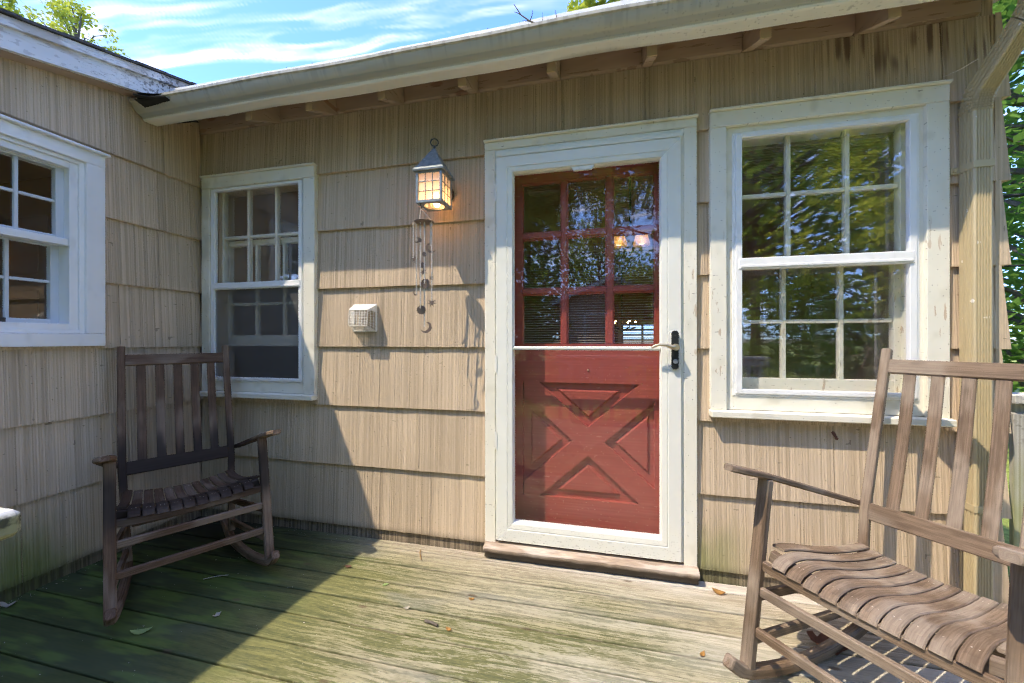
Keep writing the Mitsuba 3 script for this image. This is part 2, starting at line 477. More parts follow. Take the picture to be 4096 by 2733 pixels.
def rail_color(p, n, uv):
    g = noise(p.x * 160 + p.y * 160, p.z * 2.0)
    c = mix((0.26, 0.24, 0.20), (0.52, 0.50, 0.45), g)
    a = smoothstep(0.75, 0.35, p.z + 0.4 * (fbm(p.x * 12, p.y * 12, p.z * 6) - 0.5))
    c = mix(c, (0.22, 0.25, 0.05), 0.6 * a)
    return mix(c, (0.07, 0.065, 0.045), 0.7 * smoothstep(0.55, 0.7, fbm(p.x * 40, p.y * 40, p.z * 40)) * smoothstep(0.6, 0.9, p.z))


scene['m_rail'] = pr(mikit.proc(rail_color), 0.8)
def cap_color(p, n, uv):
    f = fbm(p.x * 70, p.y * 70, p.z * 70, 4)
    c = mix((0.40, 0.38, 0.30), (0.66, 0.63, 0.55), smoothstep(0.3, 0.6, f))
    moss = mix((0.05, 0.05, 0.025), (0.22, 0.21, 0.10), smoothstep(0.35, 0.65, f))
    return mix(c, moss, smoothstep(0.883, 0.872, p.z + 0.006 * (f - 0.5)))


scene['m_cap'] = pr(mikit.proc(cap_color), 0.85)
scene['m_railtop'] = pr((0.62, 0.60, 0.53), 0.6)
scene['m_dry_leaf'] = leaf_mat((0.36, 0.20, 0.07), 0.5)
scene['m_grey_leaf'] = leaf_mat((0.42, 0.39, 0.31), 0.4)
scene['m_green_leaf'] = leaf_mat((0.30, 0.40, 0.16), 0.6)
scene['m_brown_leaf'] = leaf_mat((0.16, 0.085, 0.06), 0.4)
scene['m_cable'] = pr((0.02, 0.02, 0.022), 0.6)
scene['m_nb_wall'] = pr((0.33, 0.27, 0.21), 0.8)
scene['m_nb_roof'] = pr((0.10, 0.095, 0.09), 0.9)
scene['m_nb_trim'] = pr((0.65, 0.66, 0.68), 0.6)
scene['m_mould'] = pr((0.02, 0.019, 0.016), 0.95)

# ================================================================== HOUSE
house = thing('house', 'tan shingled house with white trim, three windows and a red front door', 'house')

ROWS = [0.06, 0.415, 0.763, 1.107, 1.452, 1.797, 2.14, 2.487]
Y_BUTT, Y_TOP, Y_BACK = -0.012, 0.004, 0.012
# openings covered by casings (x0, x1, z0, z1) on the back wall
OPEN_BACK = [(0.035, 0.880, 0.793, 2.194), (1.948, 2.978, 0.0, 2.198), (3.050, 3.945, 0.790, 2.214)]
OPEN_WING = [(-1.60, -0.522, 1.124, 2.110)]


def panel(wall, u0, u1, z0, z1, r0, r1, seed, ztop=None):
    """One shingle: grooved face, butt edge and ends. r0, r1: the z range of its course. ztop(u): slanted top."""
    rg = np.random.default_rng(seed)
    n = max(4, int((u1 - u0) / 0.0052))
    u = np.sort(np.concatenate([[u0, u1], u0 + (u1 - u0) * (np.arange(1, n) + rg.uniform(-0.42, 0.42, n - 1)) / n]))
    d = np.where(np.arange(len(u)) % 2 == 0, 0.0, rg.uniform(0.0003, 0.0020, len(u)))
    d += 0.0012 * np.interp(u, np.linspace(u0, u1, 7), rg.uniform(-1, 1, 7))
    zb = z0 + (rg.uniform(-0.0012, 0.0012, len(u)) + rg.uniform(-0.002, 0.002) if abs(z0 - r0) < 1e-6 else 0) + 0 * u
    zt = (ztop(u) if ztop else z1) + 0 * u
    yb = Y_BUTT + (Y_TOP - Y_BUTT) * (zb - r0) / (r1 - r0) + d
    yt = Y_BUTT + (Y_TOP - Y_BUTT) * np.minimum((zt - r0) / (r1 - r0), 1.15) + d
    k = len(u)
    v = np.vstack([np.stack([u, yb, zb], 1), np.stack([u, yt, zt], 1), np.stack([u, yb * 0 + Y_BACK, zb], 1)])
    i = np.arange(k - 1)
    q = np.vstack([np.stack([i, i + 1, k + i + 1, k + i], 1), np.stack([2 * k + i, 2 * k + i + 1, i + 1, i], 1)])
    v = np.vstack([v, [u0, Y_BACK, zt[0]], [u1, Y_BACK, zt[-1]]])
    q = np.vstack([q, [2 * k, 0, k, 3 * k], [k - 1, 3 * k - 1, 3 * k + 1, 2 * k - 1]])
    if wall == 'wing':
        v = np.stack([-v[:, 1], v[:, 0], v[:, 2]], 1)
        q = q[:, ::-1]
    elif wall == 'side':
        v = np.stack([4.128 - v[:, 1] * 1.5, v[:, 0], v[:, 2]], 1)
    tone = rg.random()
    uv = np.stack([v[:, 0] + v[:, 1], np.full(len(v), tone)], -1)
    return M(v, q), uv


def split_course(u0, u1, z0, z1, opens):
    """Pieces (u0, u1, z0, z1) of a course left free by the openings."""
    cuts = sorted({u0, u1, *[c for o in opens if o[2] < z1 and o[3] > z0 for c in o[:2] if u0 < c < u1]})
    for a, b in zip(cuts[:-1], cuts[1:]):
        zs = [(z0, z1)]
        for o in opens:
            if o[0] < (a + b) / 2 < o[1]:
                new = []
                for (p, q) in zs:
                    if o[2] - p > 0.004: new.append((p, min(q, o[2])))
                    if q - o[3] > 0.004: new.append((max(p, o[3]), q))
                    if o[3] <= p or o[2] >= q: new = [(p, q)]
                zs = new
        for p, q in zs:
            yield a, b, p, q


back = part(house, 'wall', join([
    box(-0.10, 0.13, Y_BACK, 0.12, -0.2, 2.62, 0), box(0.13, 0.80, Y_BACK, 0.12, -0.2, 0.86, 0), box(0.13, 0.80, Y_BACK, 0.12, 2.11, 2.62, 0),
    box(0.80, 2.05, Y_BACK, 0.12, -0.2, 2.62, 0), box(2.05, 2.87, Y_BACK, 0.12, 2.06, 2.62, 0), box(2.05, 2.87, Y_BACK, 0.12, -0.2, 0.06, 0),
    box(2.87, 3.14, Y_BACK, 0.12, -0.2, 2.62, 0), box(3.14, 3.87, Y_BACK, 0.12, -0.2, 0.86, 0), box(3.14, 3.87, Y_BACK, 0.12, 2.12, 2.62, 0),
    box(3.87, 4.125, Y_BACK, 0.12, -0.2, 2.62, 0)]), 'm_siding', uv=None)
JOINTS = {0: [0.42, 1.30, 1.62, 3.42], 1: [0.70, 1.55, 3.55], 2: [0.30, 1.30, 3.35], 3: [1.44], 4: [1.62], 5: [1.30], 6: [1.036, 1.372, 2.36, 3.48]}
for r in range(len(ROWS) - 1):
    z0, z1 = ROWS[r], ROWS[r + 1]
    ends = [0.004] + JOINTS[r] + [4.122]
    for a, b in zip(ends[:-1], ends[1:]):
        for (p, q, s, t) in split_course(a, b, z0, z1, OPEN_BACK):
            if q - p < 0.006: continue
            m, uv = panel('back', p + 0.001, q - 0.001, s, t, z0, z1, int(1000 * r + 100 * p + 7 * t))
            part(back, 'shingle', m, 'm_siding', uv=uv)
# the recessed starter strip at the deck
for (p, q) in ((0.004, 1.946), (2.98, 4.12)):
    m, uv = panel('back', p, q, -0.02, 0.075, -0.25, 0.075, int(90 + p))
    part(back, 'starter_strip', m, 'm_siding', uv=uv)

RAKE = lambda y: 2.375 + 0.255 * (y + 0.86)          # underside of the rake board at x = 0.1
wing = part(house, 'wall', join([
    box(-0.12, -Y_BACK, -0.60, 0.0, -0.2, 2.45, 0), box(-0.12, -Y_BACK, -1.55, -0.60, -0.2, 1.20, 0), box(-0.12, -Y_BACK, -1.55, -0.60, 2.06, 2.22, 0),
    box(-0.12, -Y_BACK, -5.2, -1.55, -0.2, 1.6, 0), box(-0.12, -Y_BACK, -2.6, -1.55, 1.6, 2.1, 0)]), 'm_siding')
WJ = {0: [-0.80, -0.16], 1: [-0.40], 2: [-0.765], 3: [-0.44], 4: [-0.25], 5: [-0.258, -0.9], 6: [-0.225, -1.1]}
for r in range(len(ROWS) - 1):
    z0, z1 = ROWS[r], ROWS[r + 1]
    top = None
    if r == 6:
        z1 = 2.60
        top = lambda u: np.minimum(RAKE(u) + 0.02, 2.75)
    ends = [-2.6] + sorted(WJ[r] + [-1.8]) + [-0.004]
    for a, b in zip(ends[:-1], ends[1:]):
        for (p, q, s, t) in split_course(a, b, z0, z1, OPEN_WING):
            if q - p < 0.006: continue
            if r == 6 and t > 2.2:
                m, uv = panel('wing', p + 0.001, q - 0.001, s, t, z0, z0 + 0.345, int(5000 + 100 * r - 100 * p + 7 * t), top)
            else:
                m, uv = panel('wing', p + 0.001, q - 0.001, s, t, z0, z1, int(5000 + 100 * r - 100 * p + 7 * t))
            part(wing, 'shingle', m, 'm_siding', uv=uv)
m, uv = panel('wing', -2.6, -0.004, -0.02, 0.08, -0.25, 0.08, 77)
part(wing, 'starter_strip', m, 'm_siding', uv=uv)

# the end wall round the right-hand corner: only the tilted edges of its shingles show
side = part(house, 'wall', box(4.0, 4.127, 0.121, 4.6, -0.2, 2.5, 0), 'm_siding')
for r in range(len(ROWS) - 1):
    m, uv = panel('side', 0.0, 0.9, ROWS[r], ROWS[r + 1], ROWS[r], ROWS[r + 1], 8000 + r)
    v = np.array(m.vertices)
    z0, z1 = ROWS[r], ROWS[r + 1]
    # wedge: 42 mm proud at the butt, flush at the top, closed at the corner end
    tt = (v[:, 2] - z0) / (z1 - z0)
    v[:, 0] = np.where(v[:, 0] > 4.125, 4.172 - 0.032 * np.clip(tt, 0, 1) - (4.145 - np.minimum(v[:, 0], 4.146)) * 0.2, v[:, 0])
    m.vertices = v
    edge = M([[4.12, -0.004, z0], [4.172, -0.004, z0], [4.140, -0.004, z1], [4.12, -0.004, z1], [4.12, 0.02, z0], [4.172, 0.02, z0], [4.140, 0.02, z1], [4.12, 0.02, z1]],
             [[0, 1, 2, 3], [4, 7, 6, 5], [0, 4, 5, 1], [1, 5, 6, 2]])
    uv2 = np.vstack([uv, np.full((8, 2), uv[0])])
    part(side, 'shingle', join([m, edge]), 'm_siding', uv=uv2)

# ---------------- eaves, rafters, roof
EAVE_SLOPE = 0.48
for x in (0.605, 1.003, 1.441, 1.881, 2.320, 2.763, 3.206, 3.650):
    prof = [(-0.205, 2.487 - 0.205 * EAVE_SLOPE), (0.05, 2.487 + 0.05 * EAVE_SLOPE), (0.05, 2.60), (-0.205, 2.50)]
    m = trimesh.creation.extrude_polygon(__import__('shapely').geometry.Polygon(prof), 0.042, engine='earcut')
    v = m.vertices.copy()
    m.vertices = np.stack([x - 0.021 + v[:, 2], v[:, 0], v[:, 1]], 1)
    rf = part(house, 'rafter', m, 'm_eave')
    part(rf, 'end_grain', box(x - 0.0205, x + 0.0205, -0.2085, -0.2045, 2.391, 2.47, 0), 'm_rafter_end')
xs = [0.004, 0.583] + [x + s for x in (0.605, 1.003, 1.441, 1.881, 2.320, 2.763, 3.206, 3.650) for s in (0.024, -0.024)][:0]
rx = [0.605, 1.003, 1.441, 1.881, 2.320, 2.763, 3.206, 3.650, 4.09]
prev = 0.004
for x in rx:
    part(house, 'blocking', box(prev, x - 0.023, -0.016, 0.02, 2.489, 2.60), 'm_eave')
    prev = x + 0.023
# sheathing over the rafters (its underside is the soffit) and shingles
def slope_slab(x0, x1, y0, y1, zfn, t):
    v = [[x, y, zfn(y) + k] for x in (x0, x1) for y in (y0, y1) for k in (0, t)]
    return trimesh.convex.convex_hull(np.array(v))
zr = lambda y: 2.575 + 0.30 * (y + 0.02)
part(house, 'soffit', slope_slab(0.0, 4.26, -0.252, 0.6, lambda y: 2.515 + 0.36 * (y + 0.205), 0.02), 'm_eave')
roof = part(house, 'roof', slope_slab(-0.02, 4.30, -0.275, 3.2, lambda y: 2.537 + 0.36 * (y + 0.205), 0.012), 'm_roof')
part(roof, 'fascia', box(0.02, 4.26, -0.250, -0.228, 2.43, 2.52), 'm_eave')
part(roof, 'back_slope', slope_slab(-0.02, 4.30, 3.2, 6.4, lambda y: 2.537 + 0.36 * 3.405 - 0.36 * (y - 3.2), 0.012), 'm_roof')

# wing: rake boards and roof edge
def rake_board(x0, x1, lo, hi, y0=-2.55, y1=-0.20, s=0.255, base=None):
    f = base or RAKE
    v = [[x, y, f(y) + k] for x in (x0, x1) for y in (y0, y1) for k in (lo, hi)]
    return trimesh.convex.convex_hull(np.array(v))
wroof = part(house, 'roof', None)
wy = [-2.55, 1.2]
part(house, 'rake_board', rake_board(0.081, 0.106, 0.006, 0.106, y1=-0.235), 'm_rake', label='white rake board, mouldy at its low end')
part(house, 'rake_board', rake_board(0.107, 0.126, 0.098, 0.138, y1=-0.07), 'm_rake', label='upper white shadow board of the rake')
part(house, 'soffit', rake_board(-0.02, 0.082, 0.004, 0.020, y1=-0.05), 'm_eave')
rough = np.random.default_rng(3)
for i in range(19):                                      # overhanging shingle tabs along the rake
    a = 0.12 - 0.142 * i
    lift = rough.uniform(0, 0.006) + (0.008 if i in (1, 3) else 0)
    v = [[x, y, RAKE(y) + 0.139 + k + (lift if y == a else 0) + 0.003 * (i % 2)] for x in (-0.7, 0.140 + rough.uniform(-0.004, 0.004)) for y in (a - 0.142, a + 0.012) for k in (0, 0.012)]
    part(wroof, 'shingle', trimesh.convex.convex_hull(np.array(v)), 'm_roof')
scene[wroof] = mikit.ply(join([slope_slab(-7.0, 0.12, -2.55, 1.4, lambda y: RAKE(y) + 0.120, 0.018), slope_slab(-7.0, 0.12, 1.4, 5.4, lambda y: RAKE(1.4) + 0.120 - 0.255 * (y - 1.4), 0.018)]), 'm_roof')
# crumpled old flashing and shingle ends where the rake meets the gutter
fl = []
for i in range(10):
    p = rough.uniform([0.02, -0.43, 2.425], [0.15, -0.28, 2.475], (1, 3))[0]
    fl.append(sweep([p, p + [0.07, 0.03, 0.0 + rough.uniform(-.006, .006)], p + [0.15, 0.055, rough.uniform(-.004, .014)]], rect_section(0.10, 0.004), round_ends=0)[0])
part(house, 'flashing', join(fl), 'm_mould', label='blackened crumpled flashing under the rake end')

# ---------------- windows
def casing(parent, x0, x1, z0, z1, wl, wr, wt, y=-0.030, bsdf='m_trim', sill=0.032):
    part(parent, 'casing', box(x0, x0 + wl, y, 0.012, z0 + sill, z1 - wt), bsdf)
    part(parent, 'casing', box(x1 - wr, x1, y, 0.012, z0 + sill, z1 - wt), bsdf)
    part(parent, 'casing', box(x0, x1, y - 0.001, 0.012, z1 - wt + 0.001, z1 - 0.012), bsdf)
    part(parent, 'drip_cap', box(x0 - 0.004, x1 + 0.004, y - 0.014, 0.012, z1 - 0.0115, z1, 0.003), bsdf)
    if sill:
        part(parent, 'sill', box(x0 - 0.004, x1 + 0.004, y - 0.028, 0.03, z0, z0 + sill - 0.001, 0.004), bsdf)


def back_window(x0, x1, z0, z1, wl, wr, wt, sx0, sx1, sz0, sz1, zm0, zm1, vx, hz, screen, low_off, low_z):
    w = part(house, 'window')
    casing(w, x0, x1, z0, z1, wl, wr, wt)
    # blind stop / jamb lining
    ins = [box(x0 + wl, sx0, -0.010, 0.115, z0 + 0.034, z1 - wt, 0), box(sx1, x1 - wr, -0.010, 0.115, z0 + 0.034, z1 - wt, 0),
           box(sx0, sx1, -0.010, 0.115, sz1, z1 - wt, 0), box(sx0, sx1, -0.012, 0.115, z0 + 0.034, sz0, 0)]
    part(w, 'jamb', join(ins), 'm_trim')
    f = 0.027
    part(w, 'storm_frame', join(frame(sx0, sx1, sz0, sz1, -0.022, 0.004, f, f, 0.02, 0.016) + frame(sx0 - 0.012, sx1 + 0.012, sz0 - 0.01, sz1 + 0.012, -0.014, -0.004, 0.012, 0.012, 0.01, 0.012)), 'm_vinyl')
    part(w, 'meeting_rail', join([box(sx0 + 0.012, sx1 - 0.012, -0.026, 0.002, zm0, zm1), box(sx0 + 0.02, sx1 - 0.02, -0.031, -0.0255, zm0 + 0.006, zm0 + 0.018)]), 'm_vinyl')
    g0, g1 = sx0 + f - 0.004, sx1 - f + 0.004
    part(w, 'pane', pane_quad([g0, -0.008, zm1 - 0.004], [g1, -0.008, zm1 - 0.004], [g1, -0.008, sz1 - 0.012], [g0, -0.008, sz1 - 0.012]), 'm_glass' if screen else 'm_coated_glass')
    if screen:
        part(w, 'insect_screen', pane_quad([g0, -0.012, sz0 + 0.015], [g1, -0.012, sz0 + 0.015], [g1, -0.012, zm0 + 0.004], [g0, -0.012, zm0 + 0.004]), 'm_screen')
    else:
        part(w, 'pane', pane_quad([g0, -0.004, sz0 + 0.015], [g1, -0.004, sz0 + 0.015], [g1, -0.004, zm0 + 0.004], [g0, -0.004, zm0 + 0.004]), 'm_glass' if screen else 'm_coated_glass')

    def sash(y, za, zb, h, bot, top, vdx):
        s = part(w, 'sash', join(frame(sx0 + 0.004, sx1 + 0.02, za, zb, y, y + 0.034, 0.034, 0.046, bot, top)), 'm_trim')
        bars = [box(v + vdx - 0.009, v + vdx + 0.009, y + 0.002, y + 0.030, za + bot, zb - top) for v in vx]
        bars += [box(a + 0.0005, b - 0.0005, y + 0.0035, y + 0.0285, h - 0.009, h + 0.009) for a, b in zip([sx0 + 0.04] + [v + vdx + 0.009 for v in vx], [v + vdx - 0.009 for v in vx] + [sx1 - 0.03])]
        for b_ in bars:
            part(w, 'muntin', b_, 'm_trim')
        part(w, 'pane', pane_quad([sx0 + 0.03, y + 0.017, za + 0.01], [sx1 - 0.02, y + 0.017, za + 0.01], [sx1 - 0.02, y + 0.017, zb - 0.01], [sx0 + 0.03, y + 0.017, zb - 0.01]), 'm_glass' if screen else 'm_coated_glass')
    sash(0.034, zm0 + 0.015, sz1 + 0.03, hz, 0.032, 0.026, 0.0)
    sash(0.072, low_z[0], low_z[1], low_z[2], low_z[3], 0.035, low_off)
    return w


w1 = back_window(0.040, 0.886, 0.789, 2.198, 0.062, 0.078, 0.082, 0.104, 0.792, 0.893, 2.112, 1.467, 1.510, (0.335, 0.548), 1.812, True, 0.022, (1.108, 1.80, 1.382, 0.070))
w2 = back_window(3.043, 3.951, 0.788, 2.218, 0.068, 0.078, 0.084, 3.152, 3.846, 0.897, 2.094, 1.471, 1.522, (3.391, 3.624), 1.824, False, -0.004, (0.905, 1.52, 1.232, 0.058))

# wing window (vinyl double-hung)
w3 = part(house, 'window')
Q = lambda m: (setattr(m, 'vertices', np.stack([-m.vertices[:, 1], m.vertices[:, 0], m.vertices[:, 2]], 1)), m)[1]
wy0, wy1, wz0, wz1 = -1.62, -0.514, 1.118, 2.114
part(w3, 'casing', Q(box(wy0, wy0 + 0.075, -0.03, 0.012, wz0 + 0.062, wz1 - 0.075)), 'm_vinyl')
part(w3, 'casing', Q(box(wy1 - 0.075, wy1, -0.03, 0.012, wz0 + 0.062, wz1 - 0.075)), 'm_vinyl')
part(w3, 'casing', Q(box(wy0, wy1, -0.031, 0.012, wz1 - 0.074, wz1 - 0.014)), 'm_vinyl')
part(w3, 'casing', Q(box(wy0, wy1, -0.031, 0.012, wz0, wz0 + 0.061)), 'm_vinyl')
part(w3, 'drip_cap', Q(box(wy0 - 0.008, wy1 + 0.012, -0.052, 0.012, wz1 - 0.0135, wz1, 0.003)), 'm_vinyl')
iy0, iy1 = wy0 + 0.075, wy1 - 0.075
part(w3, 'frame', join([Q(x) for x in frame(iy0, iy1, wz0 + 0.062, wz1 - 0.075, -0.016, 0.11, 0.020, 0.020, 0.018, 0.018)]), 'm_vinyl')
part(w3, 'frame', join([Q(x) for x in frame(iy0 + 0.02, iy1 - 0.02, wz0 + 0.080, wz1 - 0.093, -0.006, 0.108, 0.032, 0.032, 0.030, 0.030)]), 'm_vinyl')
ja, jb = iy0 + 0.052, iy1 - 0.052
zt_, zb_ = wz1 - 0.123, wz0 + 0.110
part(w3, 'meeting_rail', Q(box(ja, jb, 0.000, 0.05, 1.610, 1.644)), 'm_vinyl')
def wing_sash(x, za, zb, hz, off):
    part(w3, 'sash', join([Q(k) for k in frame(ja - 0.01, jb + 0.004, za, zb, x, x + 0.03, 0.036, 0.034, 0.034, 0.03)]), 'm_sash_shaded')
    ys = [-0.797 + off - 0.235 * i for i in range(3)]
    for y in ys:
        part(w3, 'muntin', Q(box(y - 0.0068, y + 0.0068, x + 0.004, x + 0.020, za + 0.034, zb - 0.03)), 'm_sash_shaded')
    for a, b in zip([jb - 0.03] + [y - 0.0073 for y in ys], [y + 0.0073 for y in ys] + [ja + 0.026]):
        part(w3, 'muntin', Q(box(b, a, x + 0.0045, x + 0.0195, hz - 0.0068, hz + 0.0068)), 'm_sash_shaded')
    part(w3, 'pane', pane_quad([-x - 0.018, ja, za + 0.01], [-x - 0.018, jb, za + 0.01], [-x - 0.018, jb, zb - 0.01], [-x - 0.018, ja, zb - 0.01]), 'm_glass')
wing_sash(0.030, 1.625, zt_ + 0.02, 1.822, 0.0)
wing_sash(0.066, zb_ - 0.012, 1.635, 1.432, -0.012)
part(w3, 'pull', Q(box(-0.86, -0.82, 0.052, 0.066, zb_ + 0.002, zb_ + 0.022)), 'm_black')

# ---------------- storm door, its casing, and the red door behind
dc = part(house, 'door_casing', box(1.942, 1.999, -0.030, 0.012, 0.075, 2.150), 'm_trim')
part(house, 'door_casing', box(2.926, 2.984, -0.030, 0.012, 0.075, 2.150), 'm_trim', label='door casing with flaking paint on the latch side')
part(house, 'door_casing', box(1.942, 2.984, -0.031, 0.012, 2.151, 2.192), 'm_trim')
part(house, 'drip_cap', box(1.938, 2.988, -0.046, 0.012, 2.1925, 2.203, 0.003), 'm_trim')
storm = part(house, 'storm_door')
# outer z-bar frame
part(storm, 'frame', join(frame(1.9995, 2.9255, 0.088, 2.1505, -0.026, 0.012, 0.008, 0.010, 0.001, 0.020) + [box(2.006, 2.9175, -0.040, -0.026, 2.108, 2.130)]), 'm_storm')
S0, S1, SZ0, SZ1 = 2.0085, 2.9145, 0.092, 2.106
def storm_rail(pts_outer, pts_inner):
    """A mitred member: stepped section from the outer edge to the glass."""
    (a, b), (c, d) = pts_outer, pts_inner
    steps = [(0.0, -0.028), (0.03, -0.040), (0.62, -0.041), (0.66, -0.037), (0.69, -0.041), (0.93, -0.039), (1.0, -0.024), (1.0, 0.004), (0.0, 0.004)]
    r0 = [[a[0] + (c[0] - a[0]) * s, y, a[1] + (c[1] - a[1]) * s] for s, y in steps]
    r1 = [[b[0] + (d[0] - b[0]) * s, y, b[1] + (d[1] - b[1]) * s] for s, y in steps]
    return loft([r0, r1])
G0, G1, GZ0, GZ1 = 2.099, 2.820, 0.196, 2.016
part(storm, 'stile', storm_rail(((S0, SZ0), (S0, SZ1)), ((G0, GZ0), (G0, GZ1))), 'm_storm')
part(storm, 'stile', storm_rail(((S1, SZ0), (S1, SZ1)), ((G1, GZ0), (G1, GZ1))), 'm_storm')
part(storm, 'rail', storm_rail(((S0, SZ1), (S1, SZ1)), ((G0, GZ1), (G1, GZ1))), 'm_storm')
part(storm, 'rail', storm_rail(((S0, SZ0), (S1, SZ0)), ((G0, GZ0), (G1, GZ0))), 'm_storm')
part(storm, 'mid_bar', join([box(G0, G1, -0.034, -0.016, 1.094, 1.114), box(G0, G1, -0.037, -0.0345, 1.100, 1.107)]), 'm_storm')
part(storm, 'pane', pane_quad([G0 - 0.004, -0.012, 1.110], [G1 + 0.004, -0.012, 1.110], [G1 + 0.004, -0.012, GZ1 + 0.004], [G0 - 0.004, -0.012, GZ1 + 0.004]), 'm_glass')
part(storm, 'pane', pane_quad([G0 - 0.004, -0.008, GZ0 - 0.004], [G1 + 0.004, -0.008, GZ0 - 0.004], [G1 + 0.004, -0.008, 1.098], [G0 - 0.004, -0.008, 1.098]), 'm_glass')
part(storm, 'latch_clip', prism([(2.395, 2.018), (2.515, 2.018), (2.498, 1.999), (2.412, 1.999)], -0.034, -0.018), 'm_storm')
for z in (0.62, 1.02, 1.92):
    part(storm, 'hinge', box(2.000, 2.0125, -0.044, -0.041, z - 0.045, z + 0.045), 'm_storm')
# handle
hx, hz = 2.883, 1.098
esc = [(hx + 0.0155 * math.cos(t), hz + (0.076 if t < math.pi else -0.076) + 0.0155 * math.sin(t)) for t in np.linspace(0, 2 * math.pi, 33)[:-1]]
part(storm, 'handle_plate', prism(esc, -0.058, -0.041), 'm_black')
lever = [[hx, -0.072, 1.112], [hx - 0.02, -0.085, 1.112], [hx - 0.045, -0.090, 1.121], [hx - 0.075, -0.090, 1.123], [hx - 0.098, -0.088, 1.116], [hx - 0.108, -0.086, 1.108]]
part(storm, 'lever', join([sweep(lever, disc_section(1.0, 10), up=(0, 1, 0.05), scales=np.array([[.013, .012], [.011, .010], [.007, .0065], [.0065, .006], [.0075, .006], [.005, .004]]))[0],
                           cyl([hx, -0.058, 1.112], [hx, -0.084, 1.112], 0.0155, 18)]), 'm_brass', smooth=40)
part(storm, 'lock_cylinder', cyl([hx, -0.058, 1.045], [hx, -0.066, 1.045], 0.011, 16), 'm_patina')
part(storm, 'handle_plate', prism([(hx + (a - hx) * 1.9, b) for a, b in esc], -0.0425, -0.0405), 'm_storm')

door = part(house, 'front_door')
DY = 0.100
D0, D1 = 2.065, 2.865
LX = [(2.121, 2.337), (2.364, 2.574), (2.605, 2.812)]
LZ = [(1.735, 2.010), (1.425, 1.705), (1.125, 1.400)]
rail = [box(D0, LX[0][0], DY, DY + 0.044, 0.09, 2.055, 0), box(LX[2][1], D1, DY, DY + 0.044, 0.09, 2.055, 0)]
rail += [box(LX[0][0], LX[2][1], DY, DY + 0.044, 2.010, 2.055, 0), box(LX[0][0], LX[2][1], DY, DY + 0.044, 0.915, 1.125, 0), box(LX[0][0], LX[2][1], DY, DY + 0.044, 0.09, 0.292, 0)]
part(door, 'panel', join(rail + [box(LX[0][0], LX[2][1], DY + 0.022, DY + 0.04, 0.29, 0.917, 0)]), 'm_red')
for a, b in ((2.337, 2.364), (2.574, 2.605)):
    part(door, 'muntin', join([box(a, b, DY + 0.002, DY + 0.04, 1.1255, 2.0095), box(a - 0.008, b + 0.008, DY + 0.012, DY + 0.035, 1.1255, 2.0095)]), 'm_red')
for a, b in ((1.705, 1.735), (1.400, 1.425)):
    for (x0, x1) in LX:
        part(door, 'muntin', join([box(x0, x1, DY + 0.0025, DY + 0.039, a, b), box(x0, x1, DY + 0.012, DY + 0.034, a - 0.008, b + 0.008)]), 'm_red')
part(door, 'pane', pane_quad([2.11, DY + 0.022, 1.12], [2.82, DY + 0.022, 1.12], [2.82, DY + 0.022, 2.02], [2.11, DY + 0.022, 2.02]), 'm_glass')
# cross-buck: four recessed triangles between the diagonals, each with a raised field
from shapely.geometry import Polygon as SP
xl, xr, zb, zt = 2.130, 2.822, 0.292, 0.915
cxm, czm, hw = (xl + xr) / 2, (zb + zt) / 2, 0.056
field = SP([(xl, zb), (xr, zb), (xr, zt), (xl, zt)])
dx, dz = xr - xl, zt - zb
L = math.hypot(dx, dz)
nx, nz = dz / L * hw, dx / L * hw
d1 = SP([(xl - dx - nx, zb - dz + nz), (xl - dx + nx, zb - dz - nz), (xr + dx + nx, zt + dz - nz), (xr + dx - nx, zt + dz + nz)])
d2 = SP([(xl - dx - nx, zt + dz - nz), (xl - dx + nx, zt + dz + nz), (xr + dx + nx, zb - dz + nz), (xr + dx - nx, zb - dz - nz)])
buck = field.intersection(d1.union(d2))
def ext(poly, y0, y1):
    ms = []
    for g in getattr(poly, 'geoms', [poly]):
        m = trimesh.creation.extrude_polygon(g, y1 - y0, engine='earcut')
        v = m.vertices.copy()
        m.vertices = np.stack([v[:, 0], y0 + v[:, 2], v[:, 1]], 1)
        m.invert()
        ms.append(m)
    return join(ms)
part(door, 'cross_brace', ext(buck, DY - 0.0005, DY + 0.0225), 'm_red')
for g in field.difference(d1.union(d2)).geoms:
    lip = SP(g.exterior.coords)
    inner = lip.buffer(-0.036, join_style=2)
    top_ = lip.buffer(-0.046, join_style=2)
    if top_.is_empty: continue
    a, b = np.array(inner.exterior.coords)[:-1], np.array(top_.exterior.coords)[:-1]
    if len(a) == len(b):
        j = min(range(len(a)), key=lambda k: sum(np.linalg.norm(np.roll(b, k, 0) - a, axis=1)))
        b = np.roll(b, j, 0)
        r0 = [[p[0], DY + 0.0215, p[1]] for p in a]
        r1 = [[p[0], DY + 0.006, p[1]] for p in b]
        part(door, 'raised_panel', loft([r0, r1]), 'm_red')
part(door, 'deadbolt', sphere([2.476, DY, 0.985], 0.006, 1), 'm_brass')
part(house, 'door_jamb', join([box(2.05, D0, 0.012, 0.16, 0.08, 2.06, 0), box(D1, 2.872, 0.012, 0.16, 0.08, 2.06, 0), box(D0, D1, 0.012, 0.16, 2.055, 2.06, 0)]), 'm_red')
# worn threshold
tv = []
xs_ = np.linspace(1.945, 2.985, 40)
rr = np.random.default_rng(12)
for x in xs_:
    w_ = 0.006 * rr.uniform(-1, 1)
    tv.append([[x, 0.05, 0.004], [x, -0.050, 0.006], [x, -0.052, 0.040], [x, -0.072 + w_ * .5, 0.044], [x, -0.076 + w_ * .4, 0.064 + w_ * .2], [x, -0.068 + w_ * .3, 0.072], [x, -0.04, 0.078], [x, 0.05, 0.082]])
part(house, 'threshold', loft(tv), 'm_sill', label='worn wooden threshold under the storm door')

